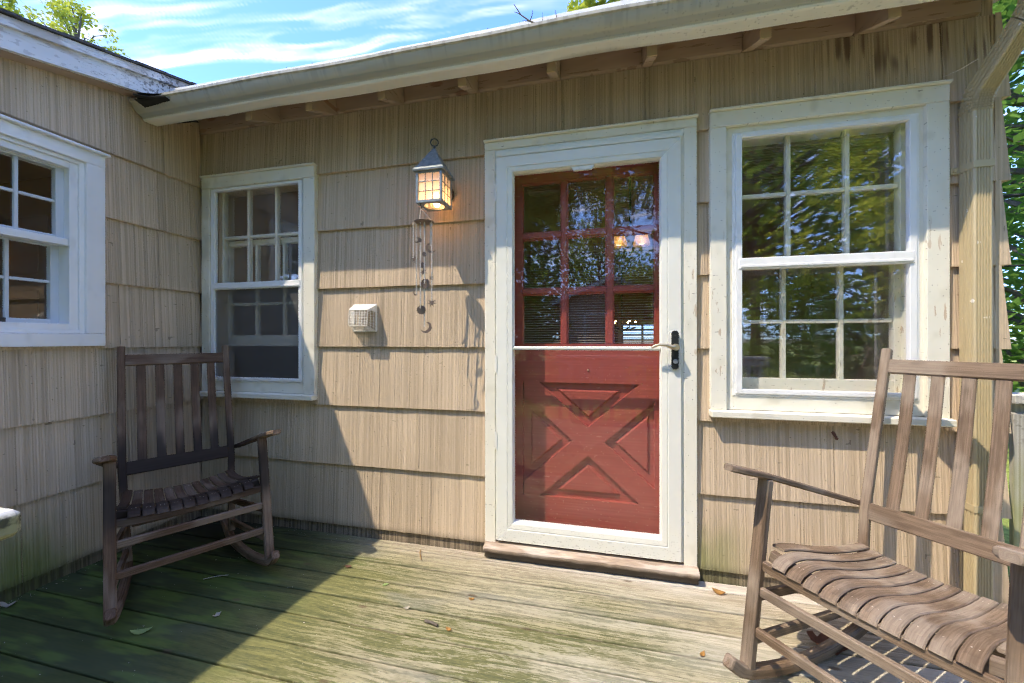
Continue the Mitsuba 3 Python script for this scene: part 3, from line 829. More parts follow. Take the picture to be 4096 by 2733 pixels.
# ---------------- rooms seen through the panes
WB = [(0.5, 1.1, 0.9, 1.9), (2.86, 3.42, 0.62, 1.38)]
room = part(house, 'room', join([box(0.0, 4.0, 3.9, 4.0, 0.0, 0.62, 0), box(0.0, 4.0, 3.9, 4.0, 1.9, 2.5, 0), box(0.0, 0.5, 3.9, 4.0, 0.62, 1.9, 0), box(1.1, 2.86, 3.9, 4.0, 0.62, 1.9, 0), box(3.42, 4.0, 3.9, 4.0, 0.62, 1.9, 0),
                                 box(0.5, 1.1, 3.9, 4.0, 0.62, 0.9, 0), box(2.86, 3.42, 3.9, 4.0, 1.38, 1.9, 0), box(-0.02, 0.0, 0.13, 4.0, 0.0, 2.5, 0), box(4.0, 4.02, 0.13, 4.0, 0, 2.5, 0)]), 'm_inner_wall')
part(room, 'partition', join([box(1.35, 1.43, 0.16, 1.9, 0.0, 2.44, 0)]), 'm_inner_red')
part(room, 'floor', box(0, 4.0, 0.12, 4.0, -0.02, 0.0, 0), 'm_inner_floor')
part(room, 'ceiling', box(0, 4.0, 0.125, 4.0, 2.45, 2.48, 0), 'm_inner_ceil')
for (a, b, c, d) in WB:
    part(room, 'window_frame', join(frame(a - 0.06, b + 0.06, c - 0.06, d + 0.06, 3.86, 3.90, 0.07, 0.07, 0.07, 0.07) + [box((a + b) / 2 - 0.015, (a + b) / 2 + 0.015, 3.87, 3.90, c, d), box(a, b, 3.868, 3.9, (c + d) / 2 - .02, (c + d) / 2 + .02)]), 'm_inner_white')
    part(room, 'window_blind', join([M([[a, 3.82, z], [b, 3.82, z], [b, 3.845, z + 0.012], [a, 3.845, z + 0.012]], [[0, 1, 2, 3]]) for z in np.arange(c + .05, d, 0.024)]), 'm_blind')
# blinds on the inside of the front door and right window
part(room, 'door_blind', join([M([[2.12, 0.152, z], [2.815, 0.152, z], [2.815, 0.170, z + 0.005], [2.12, 0.170, z + 0.005]], [[0, 1, 2, 3]]) for z in np.arange(1.13, 2.02, 0.0135)]), 'm_blind')
part(room, 'window_blind', join([M([[3.17, 0.150, z], [3.86, 0.150, z], [3.86, 0.172, z + 0.006], [3.17, 0.172, z + 0.006]], [[0, 1, 2, 3]]) for z in np.arange(1.93, 2.10, 0.0135)]), 'm_blind')
part(room, 'window_blind', join([M([[0.30, 1.30, z], [0.95, 1.30, z], [0.95, 1.33, z + 0.012], [0.30, 1.33, z + 0.012]], [[0, 1, 2, 3]]) for z in np.arange(1.86, 2.4, 0.030)]), 'm_inner_white')
for a in (0.12, 0.52, 0.90):
    part(room, 'sash_frame', join(frame(a, a + 0.34, 0.9, 1.72, 1.40, 1.43, 0.035, 0.035, 0.04, 0.05)), 'm_inner_white')
wr_ = part(house, 'room', join([box(-3.0, -2.95, -3.2, -0.0, 0, 2.3, 0), box(-3.0, -0.13, -0.05, 0.0, 0, 2.36, 0), box(-3.0, -0.13, -3.2, -3.15, 0, 0.8, 0), box(-3.0, -2.2, -3.2, -3.15, 0.8, 1.9, 0), box(-0.9, -0.13, -3.2, -3.15, 0.8, 1.9, 0)]), 'm_inner_wall')  # gap in the end wall is added, unseen, to daylight the room
part(wr_, 'floor', box(-3, -0.13, -3.2, 0, -0.02, 0, 0), 'm_inner_floor')
part(wr_, 'ceiling', slope_slab(-3, -0.13, -3.2, 0, lambda y: 2.32 + 0.0 * y, 0.02), 'm_inner_ceil')
for y in (-0.9, -1.75):                                      # panelled doors on the far wall
    dd = part(wr_, 'panel_door', box(-2.95, -2.91, y - 0.40, y + 0.40, 0.0, 2.03), 'm_inner_door')
for (a, b) in ((-2.0, -1.25),):
    part(wr_, 'panel_door', join([box(a, b, -0.09, -0.05, 0, 2.03), *[box(x0, x1, -0.098, -0.089, z0, z1) for x0, x1 in ((a + .09, a + .33), (b - .33, b - .09)) for z0, z1 in ((.2, .8), (.95, 1.5), (1.62, 1.9))]]), 'm_inner_door')

# ================================================================== gutter and downspout
gut = thing('rain_gutter', 'long beige metal gutter along the eave above the door, streaked with dirt', 'gutter')
prof = [(-0.253, 2.50), (-0.253, 2.408), (-0.258, 2.400), (-0.325, 2.392), (-0.332, 2.395), (-0.338, 2.408), (-0.345, 2.4125), (-0.352, 2.414), (-0.362, 2.418), (-0.374, 2.430), (-0.384, 2.444), (-0.390, 2.458), (-0.398, 2.462), (-0.399, 2.474), (-0.394, 2.476),
        (-0.391, 2.470), (-0.383, 2.462), (-0.368, 2.436), (-0.345, 2.42), (-0.325, 2.40), (-0.260, 2.412), (-0.257, 2.50)]
xg = np.linspace(0.012, 4.27, 60)
wob = 0.0025 * np.sin(xg * 3.1) + 0.0015 * np.sin(xg * 7.7 + 1)
part(gut, 'trough', loft([[[x, y - w_ * .6, z + w_ - 0.003 * (x / 4.2)] for y, z in prof] for x, w_ in zip(xg, wob)], caps=False), 'm_gutter', smooth=30)
for x0 in (0.505, 3.02):
    cen = (-0.325, 2.438)
    part(gut, 'seam', loft([[[x0 + e, (y - cen[0]) * 1.025 + cen[0], (z - cen[1]) * 1.03 + cen[1] - 0.003 * (x0 / 4.2)] for y, z in prof[1:15]] + [[x0 + e, -0.30, 2.47]] for e in (0.0, 0.022)]), 'm_gutter')
for x in (0.0125, 4.2695):
    part(gut, 'end_cap', M(*(lambda P: (P, [[0, i, i + 1] for i in range(1, len(P) - 1)]))([[x, y, z] for y, z in prof[1:14]])), 'm_gutter')
xd = np.linspace(0.16, 4.28, 40)
zd = np.interp(xd, [.16, .8, 1.4, 2.0, 2.5, 3.2, 4.3], [2.586, 2.580, 2.574, 2.580, 2.592, 2.600, 2.602]) + 0.0015 * np.sin(xd * 17)
part(gut, 'drip_edge', loft([[[x, -.262, z - .075], [x, -.287, z - .075], [x, -.287, z - .003], [x, -.284, z], [x, -.262, z + .004]] for x, z in zip(xd, zd)]), 'm_vinyl')
db = []
for i in range(160):
    x = rough.uniform(0.9, 4.2)
    s = rough.uniform(0.0008, 0.0022)
    m = trimesh.creation.icosphere(0, s)
    m.apply_scale([rough.uniform(.6, 2.0), 1, rough.uniform(.4, 1.3)])
    m.apply_translation([x, -0.394, 2.4735 - 0.003 * (x / 4.2)] if i % 2 else [x, rough.uniform(-.287, -.27), np.interp(x, xd, zd) + .001])
    db.append(m)
part(gut, 'leaf_litter', join(db), 'm_brown_leaf', kind='stuff', label='crumbs of leaf litter along the gutter lip')

sp_ = thing('downspout', 'tan ribbed metal downspout with an elbow at the right corner of the house', 'downspout')
def spout_sec():
    # rectangle 61 x 72 mm with flutes on the front and the left face (x right, y back)
    x0, x1, y0, y1 = -0.0305, 0.0305, -0.036, 0.036
    P = [(x0 + 0.005, y0), ]
    for i in range(5):
        c = x0 + 0.012 + i * 0.0092
        P += [(c - 0.003, y0), (c - 0.0015, y0 + 0.0042), (c + 0.0015, y0 + 0.0042), (c + 0.003, y0)]
    P += [(x1 - 0.005, y0), (x1, y0 + 0.005), (x1, y1 - 0.005), (x1 - 0.005, y1), (x0 + 0.005, y1), (x0, y1 - 0.005)]
    for i in range(3):
        c = y1 - 0.018 - i * 0.018
        P += [(x0, c + 0.003), (x0 + 0.004, c + 0.0015), (x0 + 0.004, c - 0.0015), (x0, c - 0.003)]
    P += [(x0, y0 + 0.005)]
    return np.array(P)
SEC = spout_sec()
sx, sy = 4.022, -0.046
def spout_ring(c, yv, zv, s=1.0):
    """section placed with its local y axis along (0, yv)."""
    return [[c[0] + a * s, c[1] + b * s * yv[1], c[2] + b * s * yv[2]] for a, b in SEC]
v0 = np.array([0, 1.0, 0.0])
part(sp_, 'pipe', loft([spout_ring([sx, sy, z], v0, None) for z in (-0.10, 2.066)]), 'm_spout')
ang = 0.72
rings = []
N = 7
c = np.array([sx, sy, 2.062])
dirv = np.array([0, 0, 1.0])
full = math.pi / 2 - ang
for i in range(N + 1):
    th = full * i / N
    dv = np.array([0, -math.sin(th), math.cos(th)])
    yv = np.array([0, math.cos(th), math.sin(th)])
    for e, s in ((0.0, 1.12), (0.009, 0.95)):
        rings.append(spout_ring(c + dv * e, yv, None, s))
    c = c + dv * 0.014
part(sp_, 'elbow', loft(rings), 'm_spout')
dv, yv = np.array([0, -math.sin(full), math.cos(full)]), np.array([0, math.cos(full), math.sin(full)])
part(sp_, 'pipe', loft([spout_ring(c - dv * 0.012, yv, None, 1.02), spout_ring(c + dv * 0.085, yv, None, 1.02), spout_ring(c + dv * 0.086, yv, None, 0.985), spout_ring(c + dv * 0.20, yv, None, 0.985)]), 'm_spout')
c2 = c + dv * 0.205
rings = []
for i in range(6):
    th = full * (1 - i / 5)
    dvi = np.array([0, -math.sin(th), math.cos(th)])
    yvi = np.array([0, math.cos(th), math.sin(th)])
    for e, s in ((0.0, 1.05), (0.006, 0.99)):
        rings.append(spout_ring(c2 + dvi * e, yvi, None, s))
    c2 = c2 + dvi * 0.014
rings.append(spout_ring([c2[0], c2[1], 2.41], yvi, None, 0.99))
part(sp_, 'elbow', loft(rings), 'm_spout')
for z in (1.845, 0.47):
    st = part(sp_, 'strap', join([box(sx - 0.034, sx + 0.034, sy - 0.039, sy - 0.0362, z - 0.014, z + 0.014), box(sx - 0.034, sx - 0.0312, sy - 0.037, -0.006, z - 0.014, z + 0.014), box(sx + 0.0312, sx + 0.034, sy - 0.037, -0.006, z - 0.014, z + 0.014),
                                  box(sx - 0.062, sx - 0.033, -0.020, -0.016, z - 0.014, z + 0.014), box(sx + 0.033, sx + 0.062, -0.020, -0.016, z - 0.014, z + 0.014)]), 'm_spout')
    part(st, 'screw', cyl([sx - 0.05, -0.020, z], [sx - 0.05, -0.025, z], 0.006, 10), 'm_spout')

k = solid('cobweb', join([tube(np.array([[3.941, -.013, 2.245], [3.97, -.05, 2.2465], [4.0, -.088, 2.2575]]), [.0007, .0011, .0016], 4)]), 'm_chain', 'pale strand of cobweb from the wall to the downspout elbow', 'cobweb')
solid('mud_nest', join([sphere([3.541 + .004 * i, -.017, .735 - .008 * i], .007, 1) for i in range(4)]), 'm_brown_leaf', 'small crumbly insect nest on the shingles under the large window', 'nest')

# ================================================================== deck
deck = thing('deck', 'weathered wooden deck, mossy green towards the corner', None, None, 'structure')
db_rng = np.random.default_rng(21)
edges = [0.0, -0.0725] + [-0.0725 - 0.1367 * (k + 1) for k in range(26)]
for i, (y1, y0) in enumerate(zip(edges[:-1], edges[1:])):
    gap = 0.007
    n = 24
    xsd = np.linspace(-0.01, 4.60, n)
    ring = []
    cup = db_rng.uniform(-0.0015, 0.0025)
    dzb = db_rng.uniform(-0.0012, 0.0012)
    for x in xsd:
        a, b = y0 + gap / 2 + db_rng.uniform(-.0007, .0007), y1 - gap / 2 + db_rng.uniform(-.0007, .0007)
        m_ = (a + b) / 2
        z = dzb
        ring.append([[x, a, -0.034], [x, a, z - 0.004], [x, a + 0.0015, z - 0.0015], [x, a + 0.005, z], [x, m_, z - cup], [x, b - 0.005, z], [x, b - 0.0015, z - 0.0015], [x, b, z - 0.004], [x, b, -0.034]])
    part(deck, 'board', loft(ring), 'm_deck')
part(deck, 'joist', join([box(x, x + 0.04, -3.6, -0.02, -0.20, -0.036, 0) for x in np.arange(0.1, 4.6, 0.405)]), 'm_mould')

# ================================================================== rocking chairs
def chair_meshes(wf, wb, wl, fy, fz, my, mz, ty, tz, ru, rl, rs, af, ab, sd, rear):
    """Front legs run from (fy[0], fz[0]) to (fy[1], fz[1]); the back posts through (my, mz) and (ty, tz); x is across, y backwards."""
    P = []
    add = lambda n, mu: P.append((n, mu))
    k = (ty - my) / (tz - mz)
    bk = lambda z: my + (z - mz) * k
    wz = lambda z: wl + (wb - wl) * min(1, max(0, (z - .06) / (mz - .06)))
    yc = .34
    rz = lambda y: (y - yc) ** 2 * .42 + 3.0 * np.maximum(.03 - y, 0) ** 2
    yb = bk(.10)
    fl = lambda z: fy[0] + (z - fz[0]) * (fy[1] - fy[0]) / (fz[1] - fz[0])
    for s in (-1, 1):
        add('front_leg', bar((s * wf, fl(.075), .075), (s * wf, fy[1], fz[1] + .012), .037, .033, up=(0, -1, 0.17)))
        add('back_post', sweep([(s * wl, yb - .008, .075), (s * wb, my, mz), (s * wb, ty + .004, tz + .012)], rect_section(.031, .028, .14), up=(0, -1, .3), round_ends=.004))
        yy = np.linspace(-0.085, yb + .24, 18)
        xx = s * np.interp(yy, [0, yb], [wf, wl])
        add('rocker', sweep(np.stack([xx, yy, rz(yy) + .0205], 1), rect_section(.034, .040, .2), round_ends=.006))
        ya = np.array([af[0], af[0] + .012, af[0] + .04, .03, .12, .30, .48, ab[0] - .02])
        ya[3:] = np.interp(ya[3:], [.03, ab[0] - .02], [af[0] + .08, ab[0] - .02])
        wa = np.array([.45, .75, 1.0, 1.06, 1.0, .78, .60, .50])
        za = np.interp(ya, [af[0], ab[0]], [af[1], ab[1]])
        za = za + (fz[1] + .0225 - np.interp(fy[1], ya, za)) * np.interp(ya, [fy[1], ab[0]], [1, 0])
        off = np.interp(ya, [af[0], .1, ab[0]], [wf + .014, wf + .014, wb + .028])
        add('arm', sweep(np.stack([s * off, ya, za], 1), rect_section(.062, .021, .25), scales=np.stack([wa, np.ones_like(wa)], 1)))
        for z0, z1 in ((.300, .235), (.165, .125)):
            add('side_rung', bar((s * (wf - .004), fl(z0) + .02, z0), (s * (wz(z1) + .004), bk(z1) - .014, z1), .018, .030))
    for q in (ru, rl):
        add('front_rung', bar((-wf + .017, q[0], q[1]), (wf - .017, q[0], q[1]), .018, .029))
    add('rear_rung', bar((-wz(.24) + .02, bk(.24), .24), (wz(.24) - .02, bk(.24), .24), .020, .034))
    xx = np.linspace(-wf + .017, wf - .017, 13)
    sag = lambda x, q: -q * (1 - (x / .25) ** 2)
    sw = sd / .668
    add('seat_rail', sweep([[x, rs[0], rs[1] + sag(x, .012)] for x in xx], rect_section(.018, .030), up=(0, 0, 1)))
    add('seat_rail', sweep([[x, rs[0] + .045, rs[1] + .022 + sag(x, .030)] for x in xx], rect_section(.026, .036)))
    add('seat_rail', sweep([[x * wb / wf, sd - .03, .318 + sag(x, .030)] for x in xx], rect_section(.026, .036)))
    add('seat_rail', sweep([[x * .95, .36 * sw, .352 + sag(x, .030)] for x in xx], rect_section(.026, .03)))
    prof_y = np.array([-.006, .000, .016, .045, .085, .13, .20, .28, .36, .45, .54, .62, .668]) * (sd - rs[0] + .008) / .668 + rs[0] - .008
    prof_z = np.array([.431, .438, .446, .451, .452, .447, .432, .411, .391, .373, .358, .348, .344])
    prof_z = prof_z + rear * np.clip((prof_y - prof_y[6]) / (prof_y[-1] - prof_y[6]), 0, 1) ** 1.5
    for i in range(12):
        t = (i + .5) / 12 * 2 - 1
        k0 = 0 if 0 < i < 11 else 4
        z = prof_z + sag(t * .262, .030)
        yy2 = prof_y[k0:]
        tp = 1 - (1 - wb / wf) * np.clip((yy2 - .1) / (sd - .1), 0, 1)
        add('seat_slat', sweep(np.stack([t * (wf - .002) * tp, yy2, z[k0:]], 1), rect_section(.0398, .010, .3), up=(-.10 * t, 0, 1), scales=np.stack([tp, np.ones(len(yy2))], 1)))
    heads = []
    for i in range(1, 11):
        t = (i + .5) / 12 * 2 - 1
        for j in (3, 11):
            tp = 1 - (1 - wb / wf) * max(0, (prof_y[j] - .1) / (sd - .1))
            for e in (-.006, .006):
                heads.append(cyl([t * (wf - .002) * tp + e, prof_y[j], prof_z[j] + sag(t * .262, .030) + .003], [t * (wf - .002) * tp + e, prof_y[j], prof_z[j] + sag(t * .262, .030) + .0056], .0017, 6))
    heads = join(heads)
    add('screw_heads', (heads, np.zeros((len(heads.vertices), 2))))
    for z, h in ((mz, .066), (tz - .060, .058)):
        add('back_rail', bar((-wb + .0155, bk(z), z), (wb - .0155, bk(z), z), .024, h, up=(0, .3, 1)))
    for t in np.linspace(-1, 1, 7)[1:-1]:
        zs = np.linspace(mz + .03, tz - .088, 7)
        bow = .012 * np.sin((zs - zs[0]) / (zs[-1] - zs[0]) * math.pi)
        add('back_slat', sweep([[t * wb, bk(z) + b, z] for z, b in zip(zs, bow)], rect_section(.037, .010, .3), up=(0, -1, .31)))
    return P


for lab, pose, mat, dims in (
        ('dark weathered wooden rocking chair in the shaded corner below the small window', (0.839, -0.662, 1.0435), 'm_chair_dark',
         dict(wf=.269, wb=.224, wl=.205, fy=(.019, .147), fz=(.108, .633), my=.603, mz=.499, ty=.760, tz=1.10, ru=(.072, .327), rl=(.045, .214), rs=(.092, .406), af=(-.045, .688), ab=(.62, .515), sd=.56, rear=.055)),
        ('brown slatted wooden rocking chair in the sun at the right, in front of the downspout', (3.166, -0.805, -0.888), 'm_chair_brown',
         dict(wf=.267, wb=.237, wl=.208, fy=(.012, .112), fz=(.092, .665), my=.718, mz=.464, ty=.906, tz=1.094, ru=(.055, .323), rl=(.032, .200), rs=(.070, .404), af=(-.062, .706), ab=(.735, .480), sd=.650, rear=.006))):
    k = thing('rocking_chair', lab, 'rocking chair', 'rocking chairs on the deck')
    tw = T().translate([pose[0], pose[1], 0.0]).rotate([0, 0, 1], math.degrees(pose[2]))
    for n, (m, uv) in chair_meshes(**dims):
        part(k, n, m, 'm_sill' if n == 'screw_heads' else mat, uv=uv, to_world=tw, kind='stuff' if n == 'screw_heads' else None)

# ================================================================== lantern
lan = thing('wall_lantern', 'patinated metal wall lantern with lit amber glass, mounted left of the door', 'lantern')
lx, ly = 1.701, -0.133
hb, ht, hw_ = 1.840, 2.003, 0.064
c = np.array([lx, ly])
fr = []
for a in (-1, 1):
    for b in (-1, 1):
        fr.append(box(lx + a * hw_ - .006, lx + a * hw_ + .006, ly + b * hw_ - .006, ly + b * hw_ + .006, hb, ht, .001))
for z in (hb + .006, ht - .008):
    for b in (-1, 1):
        fr.append(box(lx - hw_ + .006, lx + hw_ - .006, ly + b * hw_ - .005, ly + b * hw_ + .005, z - .006, z + .008, .001))
        fr.append(box(lx + b * hw_ - .005, lx + b * hw_ + .005, ly - hw_ + .006, ly + hw_ - .006, z - .006, z + .008, .001))
part(lan, 'cage', join(fr), 'm_patina')
th = np.linspace(0, 2 * np.pi, 29)
part(lan, 'base_ring', M(np.vstack([np.stack([lx + np.clip(1.6 * np.cos(th), -1, 1) * (hw_ - .002), ly + np.clip(1.6 * np.sin(th), -1, 1) * (hw_ - .002), th * 0 + hb], 1), np.stack([lx + .052 * np.cos(th), ly + .052 * np.sin(th), th * 0 + hb], 1)]),
                         [[i, i + 1, 29 + i + 1, 29 + i] for i in range(28)]), 'm_patina')
gl = {(0, -1): None, (0, 1): None, (-1, 0): None, (1, 0): None}
for (a, b) in gl:
    if a == 0:
        y = ly + b * (hw_ - .001)
        q = pane_quad([lx - .056, y, hb + .012], [lx + .056, y, hb + .012], [lx + .056, y, ht - .012], [lx - .056, y, ht - .012])
        bars = [box(lx + t - .0018, lx + t + .0018, y + b * .001, y + b * .005, hb + .012, ht - .014, 0) for t in (-.0195, .0195)] + [box(lx - .056, lx + .056, y + b * .0012, y + b * .0048, z - .0018, z + .0018, 0) for z in (hb + .058, hb + .106)]
    else:
        x = lx + a * (hw_ - .001)
        q = pane_quad([x, ly - .056, hb + .012], [x, ly + .056, hb + .012], [x, ly + .056, ht - .012], [x, ly - .056, ht - .012])
        bars = [box(x + a * .001, x + a * .005, ly + t - .0018, ly + t + .0018, hb + .012, ht - .014, 0) for t in (-.0195, .0195)] + [box(x + a * .0012, x + a * .0048, ly - .056, ly + .056, z - .0018, z + .0018, 0) for z in (hb + .058, hb + .106)]
    part(lan, 'pane', q, 'm_lamp_pane')
    part(lan, 'glazing_bar', join(bars), 'm_patina')
e = hw_ + .017
sq = lambda r, z: [[lx - r, ly - r, z], [lx + r, ly - r, z], [lx + r, ly + r, z], [lx - r, ly + r, z]]
part(lan, 'roof', loft([sq(e, ht - .004), sq(e + .001, ht + .004), sq(e * .80, ht + .030), sq(e * .40, ht + .088), sq(.012, ht + .126), sq(.008, ht + .134)]), 'm_patina')
tt = np.linspace(0, 2 * np.pi, 21)
part(lan, 'ring', join([tube(np.stack([lx + .019 * np.sin(tt), ly + .006 * np.sin(tt), ht + .170 - .019 * np.cos(tt)], 1), .0032, 6, up=(0.3, 1, 0.05)), cyl([lx, ly, ht + .128], [lx, ly, ht + .152], .0055, 8)]), 'm_black', smooth=50)
part(lan, 'back_plate', join([cyl([lx + .01, -0.012, ht - .06], [lx + .01, -0.022, ht - .06], .052, 24), box(lx - .012, lx + .012, ly + hw_, -0.02, ht - .05, ht - .02)]), 'm_black', smooth=40)
part(lan, 'bulb', join([trimesh.creation.capsule(height=.045, radius=.017, count=[12, 12], transform=trimesh.transformations.translation_matrix([lx + .012, ly + .005, hb + .035]))]), 'm_bulb',
     emitter={'type': 'area', 'radiance': rgb(8.5, 4.0, 1.2)})

# ================================================================== wind chime
ch = thing('wind_chime', 'rusty wind chime of suns, moons and stars hanging from the lantern', 'wind chime')
cx_, cy_, cz_ = 1.675, -0.198, 1.742
th = np.linspace(0, 2 * np.pi, 25)[:-1]
part(ch, 'disc', loft([[[cx_ + r * np.cos(a), cy_ + r * np.sin(a), z] for a in th] for r, z in ((.047, cz_ - .003), (.049, cz_), (.047, cz_ + .002))]), 'm_rust')
hook = [lx - .048, ly - .058, hb + .004]
part(ch, 'hook', tube(np.array([hook, [hook[0], hook[1], hb - .012], [hook[0] + .004, hook[1], hb - .022], [hook[0], hook[1], hb - .03]]), .0022, 6), 'm_black')
for a in (0.4, 2.5, 4.6):
    part(ch, 'cord', tube(np.array([[hook[0], hook[1], hb - .028], [cx_ + .044 * math.cos(a), cy_ + .044 * math.sin(a), cz_ + .002]]), .0012, 5), 'm_chain')
def flat_shape(pts2, c, t=.0014, yaw=0.0):
    m = trimesh.creation.extrude_polygon(SP(pts2).buffer(0), t, engine='earcut')
    v = m.vertices.copy()
    x, y, z = v[:, 0], v[:, 2] - t / 2, v[:, 1]
    m.vertices = np.stack([c[0] + x * math.cos(yaw) - y * math.sin(yaw), c[1] + x * math.sin(yaw) + y * math.cos(yaw), c[2] + z], 1)
    return m
def star(n, r, q=.42, ph=0.0):
    return [((r if i % 2 == 0 else r * q) * math.sin(ph + i * math.pi / n), (r if i % 2 == 0 else r * q) * math.cos(ph + i * math.pi / n)) for i in range(2 * n)]
def moon(r, flip=1):
    a = np.linspace(-2.5, 1.1, 20)
    o = [(flip * r * -math.cos(t), r * math.sin(t)) for t in a]
    b = np.linspace(1.1, -2.5, 20)
    i_ = [(flip * (r * .80 * -math.cos(t) + r * .30), r * .80 * math.sin(t) + r * .14) for t in b]
    return o + i_
hang = [('star', 1.619, -.19, 1.560, star(8, .021), .3), ('moon', 1.634, -.20, 1.654, moon(.016, -1), .9), ('sun', 1.660, -.215, 1.648, star(9, .013, .8), 1.2), ('sun', 1.659, -.185, 1.527, star(10, .018, .78), .8), ('star', 1.671, -.20, 1.488, star(7, .024, .34), .2),
        ('sun', 1.682, -.20, 1.430, star(14, .028, .8), .1), ('moon', 1.708, -.19, 1.612, moon(.026, 1), .3), ('sun', 1.683, -.215, 1.575, star(9, .014, .8), 1.1), ('star', 1.716, -.20, 1.458, star(7, .014, .4), .6), ('star', 1.717, -.20, 1.333, star(7, .026, .32), .2),
        ('sun', 1.662, -.205, 1.298, star(14, .025, .8), .5), ('moon', 1.680, -.19, 1.212, moon(.030, -1), .1), ('moon', 1.630, -.205, 1.385, moon(.014, 1), 1.2)]
for kname, x, y, z, shp, yw in hang:
    part(ch, kname, flat_shape(shp, (x, y, z), yaw=yw), 'm_rust')
strings = [(1.628, -.19, 1.375), (1.619, -.205, 1.56), (1.660, -.21, 1.30), (1.674, -.195, 1.21), (1.683, -.21, 1.43), (1.717, -.20, 1.335), (1.705, -.19, 1.62)]
for x, y, z in strings:
    zz_ = np.arange(cz_, z - .001, -0.006)
    pts = np.stack([x + 0 * zz_ + .0008 * np.sin(zz_ * 900), y + 0 * zz_, zz_], 1)
    rad = np.where(np.arange(len(zz_)) % 2 == 0, .0036, .0022)
    part(ch, 'chain', tube(pts, rad, 5), 'm_chain')

# ================================================================== dryer vent hood
vh = thing('vent_hood', 'white louvred plastic vent hood on the shingles left of the door', 'vent')
F = np.array([[1.158, -.080, 1.318], [1.274, -.080, 1.316], [1.270, -.080, 1.226], [1.154, -.080, 1.230]])     # front TL TR BR BL
B = np.array([[1.140, -.008, 1.352], [1.286, -.008, 1.350], [1.284, -.008, 1.196], [1.136, -.008, 1.200]])
def slat_grid(a, b, c_, d, nu, nv, t=.0030, out=(0, -1, 0)):
    """bars across the quad a b c d (a-b top, d-c bottom)."""
    a, b, c_, d, out = map(lambda z: np.asarray(z, float), (a, b, c_, d, out))
    ms = []
    for i in range(nu + 1):
        s = i / nu
        ms.append(sweep([a + (b - a) * s, d + (c_ - d) * s], rect_section(t, t), up=out)[0])
    for j in range(nv + 1):
        s = j / nv
        ms.append(sweep([a + (d - a) * s, b + (c_ - b) * s], rect_section(t, t), up=out)[0])
    return join(ms)
part(vh, 'hood', join([loft([[B[0], B[1], F[1], F[0]], [B[0] + [0, 0, -.004], B[1] + [0, 0, -.004], F[1] + [0, .002, -.004], F[0] + [0, .002, -.004]]]),
                       loft([[B[1], B[1] + [0, .0, -.04], F[1] + [0, 0, -.004], F[1]], [B[1] - [.002, 0, 0], B[1] + [-.002, .0, -.04], F[1] + [-.002, 0, -.004], F[1] - [.002, 0, 0]]])]), 'm_hood')
part(vh, 'grille', slat_grid(F[0], F[1], F[2], F[3], 7, 6, .0036), 'm_hood', label='white front grille')
part(vh, 'grille', slat_grid(F[1], B[1], B[2], F[2], 3, 8, .0026, (1, 0, 0)), 'm_hood')
part(vh, 'grille', slat_grid(F[0], B[0], B[3], F[3], 3, 8, .0026, (-1, 0, 0)), 'm_hood')
part(vh, 'grille', slat_grid(F[3], F[2], B[2], B[3], 9, 4, .0026, (0, 0, -1)), 'm_hood')
part(vh, 'flange', join(frame(1.134, 1.288, 1.194, 1.354, -.016, -.004, .008, .008, .008, .008)), 'm_hood')

# ================================================================== lamps inside
pl = thing('pendant_lamp', 'pendant lamp with two glowing amber shades seen through the door glass', 'lamp')
for x in (2.685, 2.855):
    a = np.linspace(0, 2 * np.pi, 17)[:-1]
    part(pl, 'shade', loft([[[x + r * np.cos(t), 1.15 + r * np.sin(t), z] for t in a] for r, z in ((.028, 1.99), (.045, 1.96), (.062, 1.90), (.066, 1.88))], caps=False), 'm_lamp_pane', smooth=True)
    part(pl, 'bulb', sphere([x, 1.15, 1.915], .03, 2), 'm_bulb', emitter={'type': 'area', 'radiance': rgb(1.1, 0.55, 0.16)})
part(pl, 'stem', join([cyl([2.77, 1.15, 2.02], [2.77, 1.15, 2.44], .008), cyl([2.67, 1.15, 2.0], [2.87, 1.15, 2.0], .007)]), 'm_black')
cd = thing('chandelier', 'candle chandelier with tiny flame bulbs far inside the room', 'chandelier')
for i in range(6):
    a = i / 6 * 2 * np.pi
    p = np.array([2.80 + .16 * math.cos(a), 2.9 + .16 * math.sin(a), 1.36])
    part(cd, 'bulb', sphere(p, .013, 1), 'm_bulb', emitter={'type': 'area', 'radiance': rgb(16, 7, 2)})
    part(cd, 'arm', tube(np.array([p - [0, 0, .012], p - [0, 0, .07], [2.80, 2.9, 1.26]]), .006, 6), 'm_black')
part(cd, 'stem', cyl([2.80, 2.9, 1.24], [2.80, 2.9, 2.44], .008), 'm_black')

